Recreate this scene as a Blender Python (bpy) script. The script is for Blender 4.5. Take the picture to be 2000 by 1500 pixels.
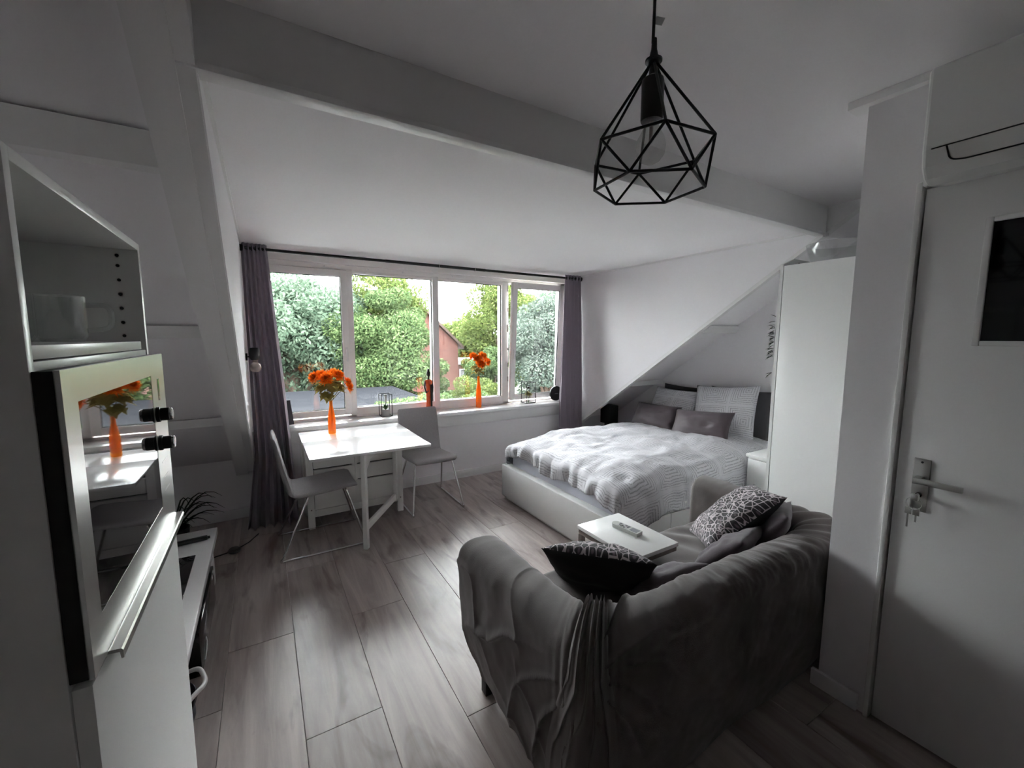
import bpy, bmesh, math, random
import numpy as np
from mathutils import Vector, Matrix, Euler, noise as mnoise
random.seed(7); np.random.seed(7)
for o in list(bpy.data.objects): bpy.data.objects.remove(o, do_unlink=True)
SC = bpy.context.scene
COL = SC.collection
PI = math.pi

# ------------------------------------------------------------------ camera, sky, exposure
cam_d = bpy.data.cameras.new('camera'); cam = bpy.data.objects.new('camera', cam_d); COL.objects.link(cam)
cam_d.sensor_fit = 'HORIZONTAL'; cam_d.sensor_width = 36.0; cam_d.lens = 817.354 / 2000 * 36.0
cam_d.clip_start = 0.02; cam_d.clip_end = 300
CAMH = 1.55
yaw, pitch, roll = 0.5378726, 0.109894, -0.00198521
_r = Vector((math.cos(yaw), -math.sin(yaw), 0)); _fh = Vector((math.sin(yaw), math.cos(yaw), 0)); _u = Vector((0, 0, 1))
_f = _fh * math.cos(pitch) - _u * math.sin(pitch)
_d = -(_u * math.cos(pitch) + _fh * math.sin(pitch))
_r2 = _r * math.cos(roll) + _d * math.sin(roll); _d2 = -_r * math.sin(roll) + _d * math.cos(roll)
m = Matrix.Identity(4)
for i in range(3):
    m[i][0] = _r2[i]; m[i][1] = -_d2[i]; m[i][2] = -_f[i]
m[0][3] = 0; m[1][3] = 0; m[2][3] = CAMH
cam.matrix_world = m
SC.camera = cam

world = bpy.data.worlds.new('overcast_sky'); SC.world = world; world.use_nodes = True
wn = world.node_tree.nodes; wn.clear()
wo = wn.new('ShaderNodeOutputWorld'); wb = wn.new('ShaderNodeBackground')
wb.inputs[0].default_value = (0.95, 0.97, 1.0, 1)
# standard overcast sky: zenith about twice as bright as the horizon
wt = wn.new('ShaderNodeTexCoord'); wz = wn.new('ShaderNodeSeparateXYZ'); wm = wn.new('ShaderNodeMapRange')
wm.inputs[1].default_value = 0.0; wm.inputs[2].default_value = 1.0; wm.inputs[3].default_value = 0.80; wm.inputs[4].default_value = 1.60
world.node_tree.links.new(wt.outputs['Generated'], wz.inputs[0]); world.node_tree.links.new(wz.outputs['Z'], wm.inputs[0])
world.node_tree.links.new(wm.outputs[0], wb.inputs[1])
world.node_tree.links.new(wb.outputs[0], wo.inputs[0])

SC.view_settings.view_transform = 'Standard'; SC.view_settings.look = 'None'
SC.view_settings.gamma = 1.0; SC.view_settings.use_curve_mapping = False
SC.view_settings.exposure = 4.68
SC.cycles.max_bounces = 7; SC.cycles.diffuse_bounces = 5; SC.cycles.glossy_bounces = 3
SC.cycles.transmission_bounces = 4; SC.cycles.transparent_max_bounces = 10
SC.cycles.use_adaptive_sampling = True; SC.cycles.adaptive_threshold = 0.10; SC.cycles.adaptive_min_samples = 28
SC.cycles.caustics_reflective = False; SC.cycles.caustics_refractive = False

# ------------------------------------------------------------------ materials
MATS = {}
def newmat(name):
    M = bpy.data.materials.new(name); M.use_nodes = True
    MATS[name] = M
    return M, M.node_tree.nodes, M.node_tree.links, M.node_tree.nodes['Principled BSDF']
def pm(name, col, rough=.5, metal=0., var=.06, scale=6., bump=0., bscale=80., spec=.5, trans=0., ior=1.45, coat=0., sheen=0.):
    M, N, L, P = newmat(name)
    tc = N.new('ShaderNodeTexCoord'); nz = N.new('ShaderNodeTexNoise'); nz.inputs['Scale'].default_value = scale
    nz.inputs['Detail'].default_value = 3
    L.new(tc.outputs['Object'], nz.inputs['Vector'])
    mx = N.new('ShaderNodeMix'); mx.data_type = 'RGBA'
    c = Vector(col[:3])
    mx.inputs[6].default_value = (*(c * (1 - var)), 1); mx.inputs[7].default_value = (*[min(1, v * (1 + var)) for v in c], 1)
    L.new(nz.outputs['Fac'], mx.inputs[0]); L.new(mx.outputs[2], P.inputs['Base Color'])
    P.inputs['Roughness'].default_value = rough; P.inputs['Metallic'].default_value = metal
    P.inputs['Specular IOR Level'].default_value = spec; P.inputs['IOR'].default_value = ior
    P.inputs['Transmission Weight'].default_value = trans; P.inputs['Coat Weight'].default_value = coat
    if sheen: P.inputs['Sheen Weight'].default_value = sheen
    if bump:
        n2 = N.new('ShaderNodeTexNoise'); n2.inputs['Scale'].default_value = bscale; n2.inputs['Detail'].default_value = 4
        L.new(tc.outputs['Object'], n2.inputs['Vector'])
        bp = N.new('ShaderNodeBump'); bp.inputs['Strength'].default_value = bump; bp.inputs['Distance'].default_value = .004
        L.new(n2.outputs['Fac'], bp.inputs['Height']); L.new(bp.outputs[0], P.inputs['Normal'])
    return M
W = pm('wall_paint', (.86, .84, .86), .75, var=.012, scale=2, bump=.12, bscale=60)
CEIL = pm('ceiling_plaster', (.86, .84, .855), .85, var=.012, scale=2, bump=.2, bscale=45)
TRIM = pm('white_gloss_paint', (.80, .79, .79), .4, var=.02, scale=4, bump=.05, bscale=30)
BEAM = pm('beam_paint', (.78, .77, .77), .6, var=.03, scale=5, bump=.15, bscale=25)
UPVC = pm('window_plastic', (.90, .87, .85), .3, var=.01)
LAM = pm('white_laminate', (.82, .82, .81), .28, var=.01)
LAMG = pm('white_gloss_laminate', (.84, .83, .83), .16, var=.01)
WPAINT = pm('white_painted_wood', (.82, .81, .79), .35, var=.03, scale=8)
STEEL = pm('brushed_steel', (.62, .62, .60), .28, 1, var=.05, scale=20)
STEELD = pm('dark_brushed_steel', (.30, .27, .25), .35, 1, var=.06, scale=20)
CHROME = pm('chrome', (.75, .75, .75), .08, 1, var=.02)
BLACK = pm('black_plastic', (.008, .008, .009), .4, var=.2)
BLACKM = pm('black_metal', (.010, .010, .011), .45, var=.2)
BLACKG = pm('black_gloss', (.006, .006, .007), .05, var=.1)
FAB_CH = pm('grey_seat_fabric', (.40, .38, .385), .9, var=.16, scale=120, bump=.5, bscale=350, spec=.15)
SHEET = pm('pale_blue_sheet', (.62, .63, .70), .8, var=.03, scale=8, bump=.1)
PURPLE = pm('mauve_satin', (.085, .063, .072), .55, var=.1, scale=14, bump=.15, bscale=120, sheen=.2)
DARKPIL = pm('charcoal_cotton', (.06, .058, .062), .8, var=.1, bump=.2)
OLIVE = pm('olive_leaf', (.20, .16, .045), .6, var=.5, scale=25)
GREEN = pm('green_leaf', (.05, .14, .03), .5, var=.4, scale=30)
DARKLEAF = pm('dark_leaf', (.012, .017, .011), .5, var=.4, scale=30)
BRICK = pm('brick_red', (.125, .055, .045), .9, var=.3, scale=3)
ROOFT = pm('roof_tile', (.07, .045, .038), .8, var=.2)
ASPH = pm('flat_roof_felt', (.0085, .0090, .0110), .95, var=.15, scale=2, spec=.05)
GRASS = pm('grass_ground', (.014, .021, .008), .95, var=.4, scale=.6)
BARK = pm('bark', (.09, .06, .045), .9, var=.4, scale=12, bump=.5, bscale=12)
REMOTE = pm('remote_grey', (.52, .53, .50), .45, var=.02)
BTN = pm('button_grey', (.22, .23, .25), .5, var=.05)
BTNW = pm('button_white', (.75, .75, .77), .5, var=.02)
PAPER = pm('white_paper', (.75, .75, .74), .8, var=.02)
SKIN = pm('ebony_figure', (.02, .012, .010), .4, var=.2)
ROBE = pm('orange_glazed_robe', (.72, .09, .02), .25, var=.3, scale=25)
POT = pm('grey_pot', (.45, .45, .44), .7, var=.1, bump=.2)
CREAM = pm('cream_petal', (.46, .42, .18), .7, var=.15, scale=30)
BAG = pm('white_plastic_bag', (.72, .70, .70), .35, var=.06)
SEALB = pm('sill_white', (.90, .90, .90), .18, var=.01)
REAR = pm('low_bounce_rear_wall', (.34, .325, .315), .8, var=.03)  # unseen wall behind the camera, set dark to weaken bounced light
SLATE = pm('slate_grey_plastic', (.05, .05, .065), .5, var=.1)
PINKG = pm('knob_cap', (.6, .6, .6), .2, 1)

def glass_mat(name, col=(1, 1, 1), fac_boost=1.0, rough=0.0, tint=None):
    M = bpy.data.materials.new(name); M.use_nodes = True; MATS[name] = M
    N = M.node_tree.nodes; L = M.node_tree.links; N.clear()
    o = N.new('ShaderNodeOutputMaterial'); t = N.new('ShaderNodeBsdfTransparent'); g = N.new('ShaderNodeBsdfGlossy')
    g.inputs['Roughness'].default_value = rough; t.inputs[0].default_value = (*(tint or col), 1); g.inputs[0].default_value = (1, 1, 1, 1)
    fr = N.new('ShaderNodeFresnel'); fr.inputs[0].default_value = 1.5
    mu = N.new('ShaderNodeMath'); mu.operation = 'MULTIPLY'; mu.inputs[1].default_value = fac_boost; mu.use_clamp = True
    mx = N.new('ShaderNodeMixShader')
    L.new(fr.outputs[0], mu.inputs[0]); L.new(mu.outputs[0], mx.inputs[0]); L.new(t.outputs[0], mx.inputs[1]); L.new(g.outputs[0], mx.inputs[2])
    L.new(mx.outputs[0], o.inputs[0])
    return M
PANE = glass_mat('window_glass', (.97, .99, .98), 1.3)
def milky(name, clear, body, w, gloss=.08, trl=.5):
    M = bpy.data.materials.new(name); M.use_nodes = True; MATS[name] = M
    N = M.node_tree.nodes; L = M.node_tree.links; N.clear()
    o = N.new('ShaderNodeOutputMaterial'); t = N.new('ShaderNodeBsdfTransparent'); d = N.new('ShaderNodeBsdfDiffuse'); tl = N.new('ShaderNodeBsdfTranslucent'); g = N.new('ShaderNodeBsdfGlossy')
    t.inputs[0].default_value = (*clear, 1); d.inputs[0].default_value = (*body, 1); tl.inputs[0].default_value = (*body, 1); g.inputs['Roughness'].default_value = .05
    a = N.new('ShaderNodeMixShader'); a.inputs[0].default_value = trl; b = N.new('ShaderNodeMixShader'); b.inputs[0].default_value = w; c = N.new('ShaderNodeMixShader')
    nz = N.new('ShaderNodeTexNoise'); nz.inputs['Scale'].default_value = 8; mr = N.new('ShaderNodeMapRange'); mr.inputs[3].default_value = gloss * .8; mr.inputs[4].default_value = gloss * 1.2
    L.new(nz.outputs[0], mr.inputs[0]); L.new(mr.outputs[0], c.inputs[0])
    L.new(d.outputs[0], a.inputs[1]); L.new(tl.outputs[0], a.inputs[2]); L.new(t.outputs[0], b.inputs[1]); L.new(a.outputs[0], b.inputs[2]); L.new(b.outputs[0], c.inputs[1]); L.new(g.outputs[0], c.inputs[2]); L.new(c.outputs[0], o.inputs[0])
    return M
CLEAR = milky('clear_glassware', (.95, .96, .955), (.8, .8, .8), .05, .09)
BULBG = milky('bulb_glass', (.97, .97, .97), (.8, .78, .77), .16, .05)
AMBER = milky('orange_glass', (1, .66, .20), (1, .38, .02), .42, .06)
BULBW = pm('frosted_bulb', (.55, .46, .42), .2, var=.1, trans=.3)

def oven_glass():
    M, N, L, P = newmat('oven_glass')
    P.inputs['Base Color'].default_value = (.01, .01, .011, 1); P.inputs['Roughness'].default_value = .02
    P.inputs['Specular IOR Level'].default_value = 1.0; P.inputs['IOR'].default_value = 1.9
    nz = N.new('ShaderNodeTexNoise'); nz.inputs['Scale'].default_value = 3
    mr = N.new('ShaderNodeMapRange'); mr.inputs[3].default_value = .015; mr.inputs[4].default_value = .03
    L.new(nz.outputs['Fac'], mr.inputs[0]); L.new(mr.outputs[0], P.inputs['Roughness'])
    return M
OVENG = oven_glass()

def floor_mat():
    M, N, L, P = newmat('grey_oak_laminate')
    tc = N.new('ShaderNodeTexCoord'); oi = N.new('ShaderNodeObjectInfo')
    add = N.new('ShaderNodeVectorMath'); add.operation = 'MULTIPLY_ADD'
    add.inputs[1].default_value = (1, 1, 1)
    cmb = N.new('ShaderNodeCombineXYZ'); ml = N.new('ShaderNodeMath'); ml.operation = 'MULTIPLY'; ml.inputs[1].default_value = 37.
    L.new(oi.outputs['Random'], ml.inputs[0]); L.new(ml.outputs[0], cmb.inputs[0]); L.new(ml.outputs[0], cmb.inputs[1])
    L.new(tc.outputs['Object'], add.inputs[0]); L.new(cmb.outputs[0], add.inputs[2])
    mp = N.new('ShaderNodeMapping'); mp.inputs['Scale'].default_value = (15, 1.3, 1); L.new(add.outputs[0], mp.inputs[0])
    n1 = N.new('ShaderNodeTexNoise'); n1.inputs['Scale'].default_value = 1.; n1.inputs['Detail'].default_value = 7; n1.inputs['Roughness'].default_value = .62; n1.inputs['Distortion'].default_value = .6
    L.new(mp.outputs[0], n1.inputs[0])
    mp2 = N.new('ShaderNodeMapping'); mp2.inputs['Scale'].default_value = (6.5, 1.7, 1); L.new(add.outputs[0], mp2.inputs[0])
    n2 = N.new('ShaderNodeTexNoise'); n2.inputs['Scale'].default_value = 1.; n2.inputs['Detail'].default_value = 3; n2.inputs['Distortion'].default_value = 1.
    L.new(mp2.outputs[0], n2.inputs[0])
    r1 = N.new('ShaderNodeValToRGB'); e = r1.color_ramp.elements
    e[0].position = .28; e[0].color = (.255, .203, .190, 1); e[1].position = .64; e[1].color = (.455, .393, .372, 1)
    L.new(n1.outputs['Fac'], r1.inputs[0])
    r2 = N.new('ShaderNodeValToRGB'); e = r2.color_ramp.elements
    e[0].position = .27; e[0].color = (.34, .285, .27, 1); e[1].position = .43; e[1].color = (1, 1, 1, 1)
    L.new(n2.outputs['Fac'], r2.inputs[0])
    mx = N.new('ShaderNodeMix'); mx.data_type = 'RGBA'; mx.blend_type = 'MULTIPLY'; mx.inputs[0].default_value = .85
    L.new(r1.outputs[0], mx.inputs[6]); L.new(r2.outputs[0], mx.inputs[7])
    hs = N.new('ShaderNodeHueSaturation'); mr = N.new('ShaderNodeMapRange'); mr.inputs[3].default_value = .85; mr.inputs[4].default_value = 1.12
    L.new(oi.outputs['Random'], mr.inputs[0]); L.new(mr.outputs[0], hs.inputs['Value']); L.new(mx.outputs[2], hs.inputs['Color'])
    L.new(hs.outputs[0], P.inputs['Base Color'])
    rr = N.new('ShaderNodeMapRange'); rr.inputs[3].default_value = .30; rr.inputs[4].default_value = .44
    L.new(n1.outputs['Fac'], rr.inputs[0]); L.new(rr.outputs[0], P.inputs['Roughness'])
    bp = N.new('ShaderNodeBump'); bp.inputs['Strength'].default_value = .12; bp.inputs['Distance'].default_value = .002
    L.new(n1.outputs['Fac'], bp.inputs['Height']); L.new(bp.outputs[0], P.inputs['Normal'])
    return M
FLOOR = floor_mat()

def cloth(name, c1, c2, scale=3., stretch=(1, 1, 1), bump=.3, rough=.85, sheen=.25):
    M, N, L, P = newmat(name)
    tc = N.new('ShaderNodeTexCoord'); mp = N.new('ShaderNodeMapping'); mp.inputs['Scale'].default_value = stretch
    L.new(tc.outputs['Object'], mp.inputs[0])
    nz = N.new('ShaderNodeTexNoise'); nz.inputs['Scale'].default_value = scale; nz.inputs['Detail'].default_value = 6; nz.inputs['Roughness'].default_value = .6
    L.new(mp.outputs[0], nz.inputs[0])
    r = N.new('ShaderNodeValToRGB'); e = r.color_ramp.elements
    e[0].position = .3; e[0].color = (*c1, 1); e[1].position = .7; e[1].color = (*c2, 1)
    L.new(nz.outputs[0], r.inputs[0]); L.new(r.outputs[0], P.inputs['Base Color'])
    P.inputs['Roughness'].default_value = rough; P.inputs['Specular IOR Level'].default_value = .2
    P.inputs['Sheen Weight'].default_value = sheen; P.inputs['Sheen Roughness'].default_value = .5
    n2 = N.new('ShaderNodeTexNoise'); n2.inputs['Scale'].default_value = 260; n2.inputs['Detail'].default_value = 2
    L.new(tc.outputs['Object'], n2.inputs[0])
    bp = N.new('ShaderNodeBump'); bp.inputs['Strength'].default_value = bump; bp.inputs['Distance'].default_value = .002
    L.new(n2.outputs[0], bp.inputs['Height']); L.new(bp.outputs[0], P.inputs['Normal'])
    return M
SOFA = cloth('taupe_suede_cover', (.092, .079, .076), (.140, .121, .116), 4.5, (1, 1, 1))
CURT = cloth('mauve_grey_curtain', (.33, .28, .325), (.39, .335, .385), 5., (1, 1, .2), sheen=.15)
_n = CURT.node_tree.nodes; _l = CURT.node_tree.links; _t = _n.new('ShaderNodeBsdfTranslucent'); _t.inputs[0].default_value = (.46, .39, .46, 1); _m = _n.new('ShaderNodeMixShader'); _m.inputs[0].default_value = .16
_l.new(_n['Principled BSDF'].outputs[0], _m.inputs[1]); _l.new(_t.outputs[0], _m.inputs[2]); _l.new(_m.outputs[0], _n['Material Output'].inputs[0])
CUSHP = cloth('mauve_grey_velvet', (.050, .038, .044), (.088, .070, .080), 9., sheen=.3)

def duvet_mat(name, tile, ln=9.0, dark=(.24, .24, .26)):
    M, N, L, P = newmat(name)
    uv = N.new('ShaderNodeUVMap'); sp = N.new('ShaderNodeSeparateXYZ'); L.new(uv.outputs[0], sp.inputs[0])
    def mth(op, a, b=None, clamp=False):
        n = N.new('ShaderNodeMath'); n.operation = op; n.use_clamp = clamp
        for i, v in enumerate((a, b)):
            if v is None: continue
            if isinstance(v, (int, float)): n.inputs[i].default_value = v
            else: L.new(v, n.inputs[i])
        return n.outputs[0]
    nz = N.new('ShaderNodeTexNoise'); nz.inputs['Scale'].default_value = 14; L.new(uv.outputs[0], nz.inputs[0])
    wob = mth('MULTIPLY', mth('SUBTRACT', nz.outputs[0], .5), .03)
    a = mth('ABSOLUTE', mth('SUBTRACT', mth('FRACT', mth('ADD', mth('DIVIDE', sp.outputs[0], tile), wob)), .5))
    b = mth('ABSOLUTE', mth('SUBTRACT', mth('FRACT', mth('ADD', mth('DIVIDE', sp.outputs[1], tile), wob)), .5))
    d = mth('MAXIMUM', a, b)
    line = mth('GREATER_THAN', mth('SINE', mth('MULTIPLY', d, 2 * PI * ln * 2)), .38)
    inside = mth('LESS_THAN', d, .455)
    n3 = N.new('ShaderNodeTexNoise'); n3.inputs['Scale'].default_value = 130; L.new(uv.outputs[0], n3.inputs[0])
    brk = mth('GREATER_THAN', n3.outputs[0], .43)
    fac = mth('MULTIPLY', mth('MULTIPLY', line, inside), brk)
    mx = N.new('ShaderNodeMix'); mx.data_type = 'RGBA'; mx.inputs[6].default_value = (.68, .67, .70, 1); mx.inputs[7].default_value = (*dark, 1)
    L.new(mth('MULTIPLY', fac, .62), mx.inputs[0]); L.new(mx.outputs[2], P.inputs['Base Color'])
    P.inputs['Roughness'].default_value = .85; P.inputs['Specular IOR Level'].default_value = .15
    n4 = N.new('ShaderNodeTexNoise'); n4.inputs['Scale'].default_value = 9; n4.inputs['Detail'].default_value = 5; L.new(uv.outputs[0], n4.inputs[0])
    bp = N.new('ShaderNodeBump'); bp.inputs['Strength'].default_value = .35; bp.inputs['Distance'].default_value = .02
    L.new(n4.outputs[0], bp.inputs['Height']); L.new(bp.outputs[0], P.inputs['Normal'])
    return M
DUVET = duvet_mat('line_square_duvet', .36)
PILLOWM = duvet_mat('line_square_pillowcase', .32, 8)

def leopard_mat(name, back=False):
    M, N, L, P = newmat(name)
    uv = N.new('ShaderNodeUVMap')
    nz = N.new('ShaderNodeTexNoise'); nz.inputs['Scale'].default_value = 9; L.new(uv.outputs[0], nz.inputs[0])
    ad = N.new('ShaderNodeVectorMath'); ad.operation = 'MULTIPLY_ADD'; ad.inputs[1].default_value = (.03, .03, 0)
    L.new(nz.outputs['Color'], ad.inputs[0]); L.new(uv.outputs[0], ad.inputs[2])
    v = N.new('ShaderNodeTexVoronoi'); v.feature = 'DISTANCE_TO_EDGE'; v.inputs['Scale'].default_value = 38; L.new(ad.outputs[0], v.inputs['Vector'])
    v2 = N.new('ShaderNodeTexVoronoi'); v2.feature = 'F1'; v2.inputs['Scale'].default_value = 38; L.new(ad.outputs[0], v2.inputs['Vector'])
    r = N.new('ShaderNodeValToRGB'); e = r.color_ramp.elements
    e[0].position = .045; e[0].color = (.46, .40, .42, 1); e[1].position = .085; e[1].color = (.010, .008, .010, 1)
    L.new(v.outputs['Distance'], r.inputs[0])
    r2 = N.new('ShaderNodeValToRGB'); e = r2.color_ramp.elements
    e[0].position = .16; e[0].color = (.10, .07, .085, 1); e[1].position = .30; e[1].color = (0, 0, 0, 1)
    L.new(v2.outputs['Distance'], r2.inputs[0])
    mx = N.new('ShaderNodeMix'); mx.data_type = 'RGBA'; mx.blend_type = 'ADD'; mx.inputs[0].default_value = 1
    L.new(r.outputs[0], mx.inputs[6]); L.new(r2.outputs[0], mx.inputs[7]); L.new(mx.outputs[2], P.inputs['Base Color'])
    P.inputs['Roughness'].default_value = .75; P.inputs['Sheen Weight'].default_value = .1
    return M
LEOP = leopard_mat('leopard_plush')
LEOPB = pm('black_plush', (.012, .011, .012), .9, var=.2)

def foliage_mat(name, c1, c2):
    M = bpy.data.materials.new(name); M.use_nodes = True; MATS[name] = M
    N = M.node_tree.nodes; L = M.node_tree.links; N.clear()
    o = N.new('ShaderNodeOutputMaterial'); df = N.new('ShaderNodeBsdfDiffuse'); tr = N.new('ShaderNodeBsdfTranslucent')
    g = N.new('ShaderNodeNewGeometry'); r = N.new('ShaderNodeValToRGB'); e = r.color_ramp.elements
    e[0].color = (*c1, 1); e[1].color = (*c2, 1)
    L.new(g.outputs['Random Per Island'], r.inputs[0]); L.new(r.outputs[0], df.inputs[0]); L.new(r.outputs[0], tr.inputs[0])
    mx = N.new('ShaderNodeMixShader'); mx.inputs[0].default_value = .35
    L.new(df.outputs[0], mx.inputs[1]); L.new(tr.outputs[0], mx.inputs[2]); L.new(mx.outputs[0], o.inputs[0])
    return M
FOL = [foliage_mat('foliage_bluegreen', (.044, .072, .048), (.128, .168, .120)),
       foliage_mat('foliage_midgreen', (.030, .056, .022), (.105, .142, .062)),
       foliage_mat('foliage_yellowgreen', (.046, .075, .020), (.125, .148, .050)),
       foliage_mat('foliage_darkgreen', (.030, .044, .036), (.115, .138, .112))]

ORANGEP = foliage_mat('orange_petal', (.90, .12, .005), (1.0, .36, .03))
OLIVEL = foliage_mat('olive_petal_leaf', (.26, .20, .05), (.52, .44, .17))

# ------------------------------------------------------------------ building helpers
ROOT = {}
def tag(o, label=None, cat=None, group=None, kind=None):
    if label: o['label'] = label
    if cat: o['category'] = cat
    if group: o['group'] = group
    if kind: o['kind'] = kind
    return o
def thing(name, label, cat, loc, rotz=0, group=None):
    o = bpy.data.objects.new(name, None); COL.objects.link(o); o.empty_display_size = .1
    o.location = loc; o.rotation_euler = (0, 0, rotz)
    ROOT[o.name] = Vector(loc)
    return tag(o, label, cat, group)
def base_of(o):
    return ROOT[o.name]
def link(name, me, mat, parent=None, base=None, smooth=False, local=False):
    """verts are world coordinates unless local; they are re-based on the root's location"""
    o = bpy.data.objects.new(name, me); COL.objects.link(o)
    if mat: me.materials.append(mat)
    if smooth:
        me.polygons.foreach_set('use_smooth', [True] * len(me.polygons))
    if parent is not None:
        o.parent = parent; b = ROOT[parent.name]; ROOT[o.name] = b
        if not local: me.transform(Matrix.Translation(-b))
    else:
        b = Vector(base) if base is not None else None
        if b is None:
            vs = np.zeros(len(me.vertices) * 3); me.vertices.foreach_get('co', vs); vs = vs.reshape(-1, 3)
            mn, mxx = vs.min(0), vs.max(0)
            b = Vector(((mn[0] + mxx[0]) / 2, (mn[1] + mxx[1]) / 2, mn[2]))
        me.transform(Matrix.Translation(-b)); o.location = b; ROOT[o.name] = b
    me.update()
    return o
def bm2(name, bm, mat, parent=None, base=None, smooth=False, local=False, auto=None):
    bmesh.ops.recalc_face_normals(bm, faces=bm.faces)
    me = bpy.data.meshes.new(name); bm.to_mesh(me); bm.free()
    o = link(name, me, mat, parent, base, smooth, local)
    if auto is not None:
        me.polygons.foreach_set('use_smooth', [True] * len(me.polygons)); me.set_sharp_from_angle(angle=auto)
    return o
def box_bm(bm, mn, mx, bev=0., seg=2):
    b2 = bmesh.new()
    r = bmesh.ops.create_cube(b2, size=1)
    for v in b2.verts:
        v.co = Vector([mn[i] + (v.co[i] + .5) * (mx[i] - mn[i]) for i in range(3)])
    if bev > 0:
        bmesh.ops.bevel(b2, geom=list(b2.edges), offset=bev, segments=seg, profile=.5, affect='EDGES')
    me = bpy.data.meshes.new('tmp'); b2.to_mesh(me); b2.free(); bm.from_mesh(me); bpy.data.meshes.remove(me)
def box(name, mn, mx, mat, parent=None, bev=0., seg=2, local=False, base=None):
    bm = bmesh.new(); box_bm(bm, mn, mx, bev, seg)
    return bm2(name, bm, mat, parent, base, local=local, auto=.6 if bev > 0 else None)
def struct(o): o['kind'] = 'structure'; return o
def prism(name, pts, axis, a, b, mat, parent=None, base=None, local=False):
    """polygon pts in the plane normal to axis, extruded from a to b. axis 0: pts=(y,z); 1: (x,z); 2: (x,y)"""
    bm = bmesh.new()
    def mk(p, t): return {0: (t, p[0], p[1]), 1: (p[0], t, p[1]), 2: (p[0], p[1], t)}[axis]
    A = [bm.verts.new(mk(p, a)) for p in pts]; B = [bm.verts.new(mk(p, b)) for p in pts]
    bm.faces.new(A); bm.faces.new(B[::-1])
    n = len(pts)
    for i in range(n): bm.faces.new((A[i], A[(i + 1) % n], B[(i + 1) % n], B[i]))
    return bm2(name, bm, mat, parent, base, local=local)
def tube_bm(bm, pts, r, sides=8, closed=False, caps=True):
    pts = [Vector(p) for p in pts]; n = len(pts); rings = []
    rs = r if isinstance(r, (list, tuple)) else [r] * n
    prev = None
    for i in range(n):
        if closed: t = (pts[(i + 1) % n] - pts[i - 1])
        else: t = pts[min(i + 1, n - 1)] - pts[max(i - 1, 0)]
        t.normalize()
        if prev is None:
            a = Vector((0, 0, 1)) if abs(t.z) < .9 else Vector((1, 0, 0))
            nrm = t.cross(a).normalized()
        else:
            nrm = (prev - t * prev.dot(t))
            nrm = nrm.normalized() if nrm.length > 1e-6 else t.orthogonal().normalized()
        prev = nrm; bi = t.cross(nrm)
        rings.append([bm.verts.new(pts[i] + (nrm * math.cos(2 * PI * k / sides) + bi * math.sin(2 * PI * k / sides)) * rs[i]) for k in range(sides)])
    for i in range(n if closed else n - 1):
        A, B = rings[i], rings[(i + 1) % n]
        for k in range(sides): bm.faces.new((A[k], A[(k + 1) % sides], B[(k + 1) % sides], B[k]))
    if caps and not closed:
        bm.faces.new(rings[0][::-1]); bm.faces.new(rings[-1])
def tube(name, pts, r, mat, parent=None, sides=8, closed=False, local=False, base=None):
    bm = bmesh.new(); tube_bm(bm, pts, r, sides, closed)
    return bm2(name, bm, mat, parent, base, local=local, auto=.9)
def fillet(pts, rad, n=5, closed=False):
    """round the corners of a polyline"""
    P = [Vector(p) for p in pts]; out = []
    N = len(P)
    for i in range(N):
        if not closed and i in (0, N - 1): out.append(P[i]); continue
        a, b, c = P[i - 1], P[i], P[(i + 1) % N]
        d1 = (a - b); d2 = (c - b); r = min(rad, d1.length * .45, d2.length * .45)
        s = b + d1.normalized() * r; e = b + d2.normalized() * r
        for k in range(n + 1):
            t = k / n; out.append(s * (1 - t) ** 2 + b * 2 * t * (1 - t) + e * t ** 2)
    return out
def lathe_bm(bm, prof, c, seg=24, axis='z', sx=1., sy=1., M=None):
    rings = []
    for (r, z) in prof:
        ring = []
        for k in range(seg):
            a = 2 * PI * k / seg
            p = Vector((r * math.cos(a) * sx, r * math.sin(a) * sy, z))
            if M: p = M @ p
            ring.append(bm.verts.new(p + Vector(c)))
        rings.append(ring)
    for i in range(len(rings) - 1):
        for k in range(seg):
            bm.faces.new((rings[i][k], rings[i][(k + 1) % seg], rings[i + 1][(k + 1) % seg], rings[i + 1][k]))
    if prof[0][0] > 1e-5: bm.faces.new(rings[0][::-1])
    if prof[-1][0] > 1e-5: bm.faces.new(rings[-1])
    bmesh.ops.remove_doubles(bm, verts=bm.verts, dist=1e-5)
def lathe(name, prof, c, mat, parent=None, seg=24, sx=1., sy=1., M=None, local=False, base=None, caps=True):
    bm = bmesh.new(); lathe_bm(bm, prof, c, seg, sx=sx, sy=sy, M=M)
    return bm2(name, bm, mat, parent, base, local=local, auto=.7)
def grid_mesh(name, P, mat, parent=None, closed_u=False, uv=None, base=None, smooth=True, local=False, flip=False):
    """P: array nu x nv x 3"""
    P = np.asarray(P, float); nu, nv = P.shape[:2]
    idx = np.arange(nu * nv).reshape(nu, nv)
    F = []
    for i in range(nu if closed_u else nu - 1):
        j = (i + 1) % nu
        for k in range(nv - 1):
            q = (idx[i, k], idx[j, k], idx[j, k + 1], idx[i, k + 1])
            F.append(q[::-1] if flip else q)
    me = bpy.data.meshes.new(name); me.from_pydata(P.reshape(-1, 3).tolist(), [], [tuple(int(x) for x in f) for f in F])
    if uv is not None:
        U = np.asarray(uv, float).reshape(-1, 2); l = me.uv_layers.new(name='UVMap')
        for lp in me.loops: l.data[lp.index].uv = U[lp.vertex_index]
    return link(name, me, mat, parent, base, smooth, local)
def copy_tree(o, parent=None):
    c = o.copy(); COL.objects.link(c); c.parent = parent
    ROOT[c.name] = ROOT.get(o.name, Vector((0, 0, 0)))
    for ch in [x for x in o.children]:
        copy_tree(ch, c)
    return c
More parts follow.
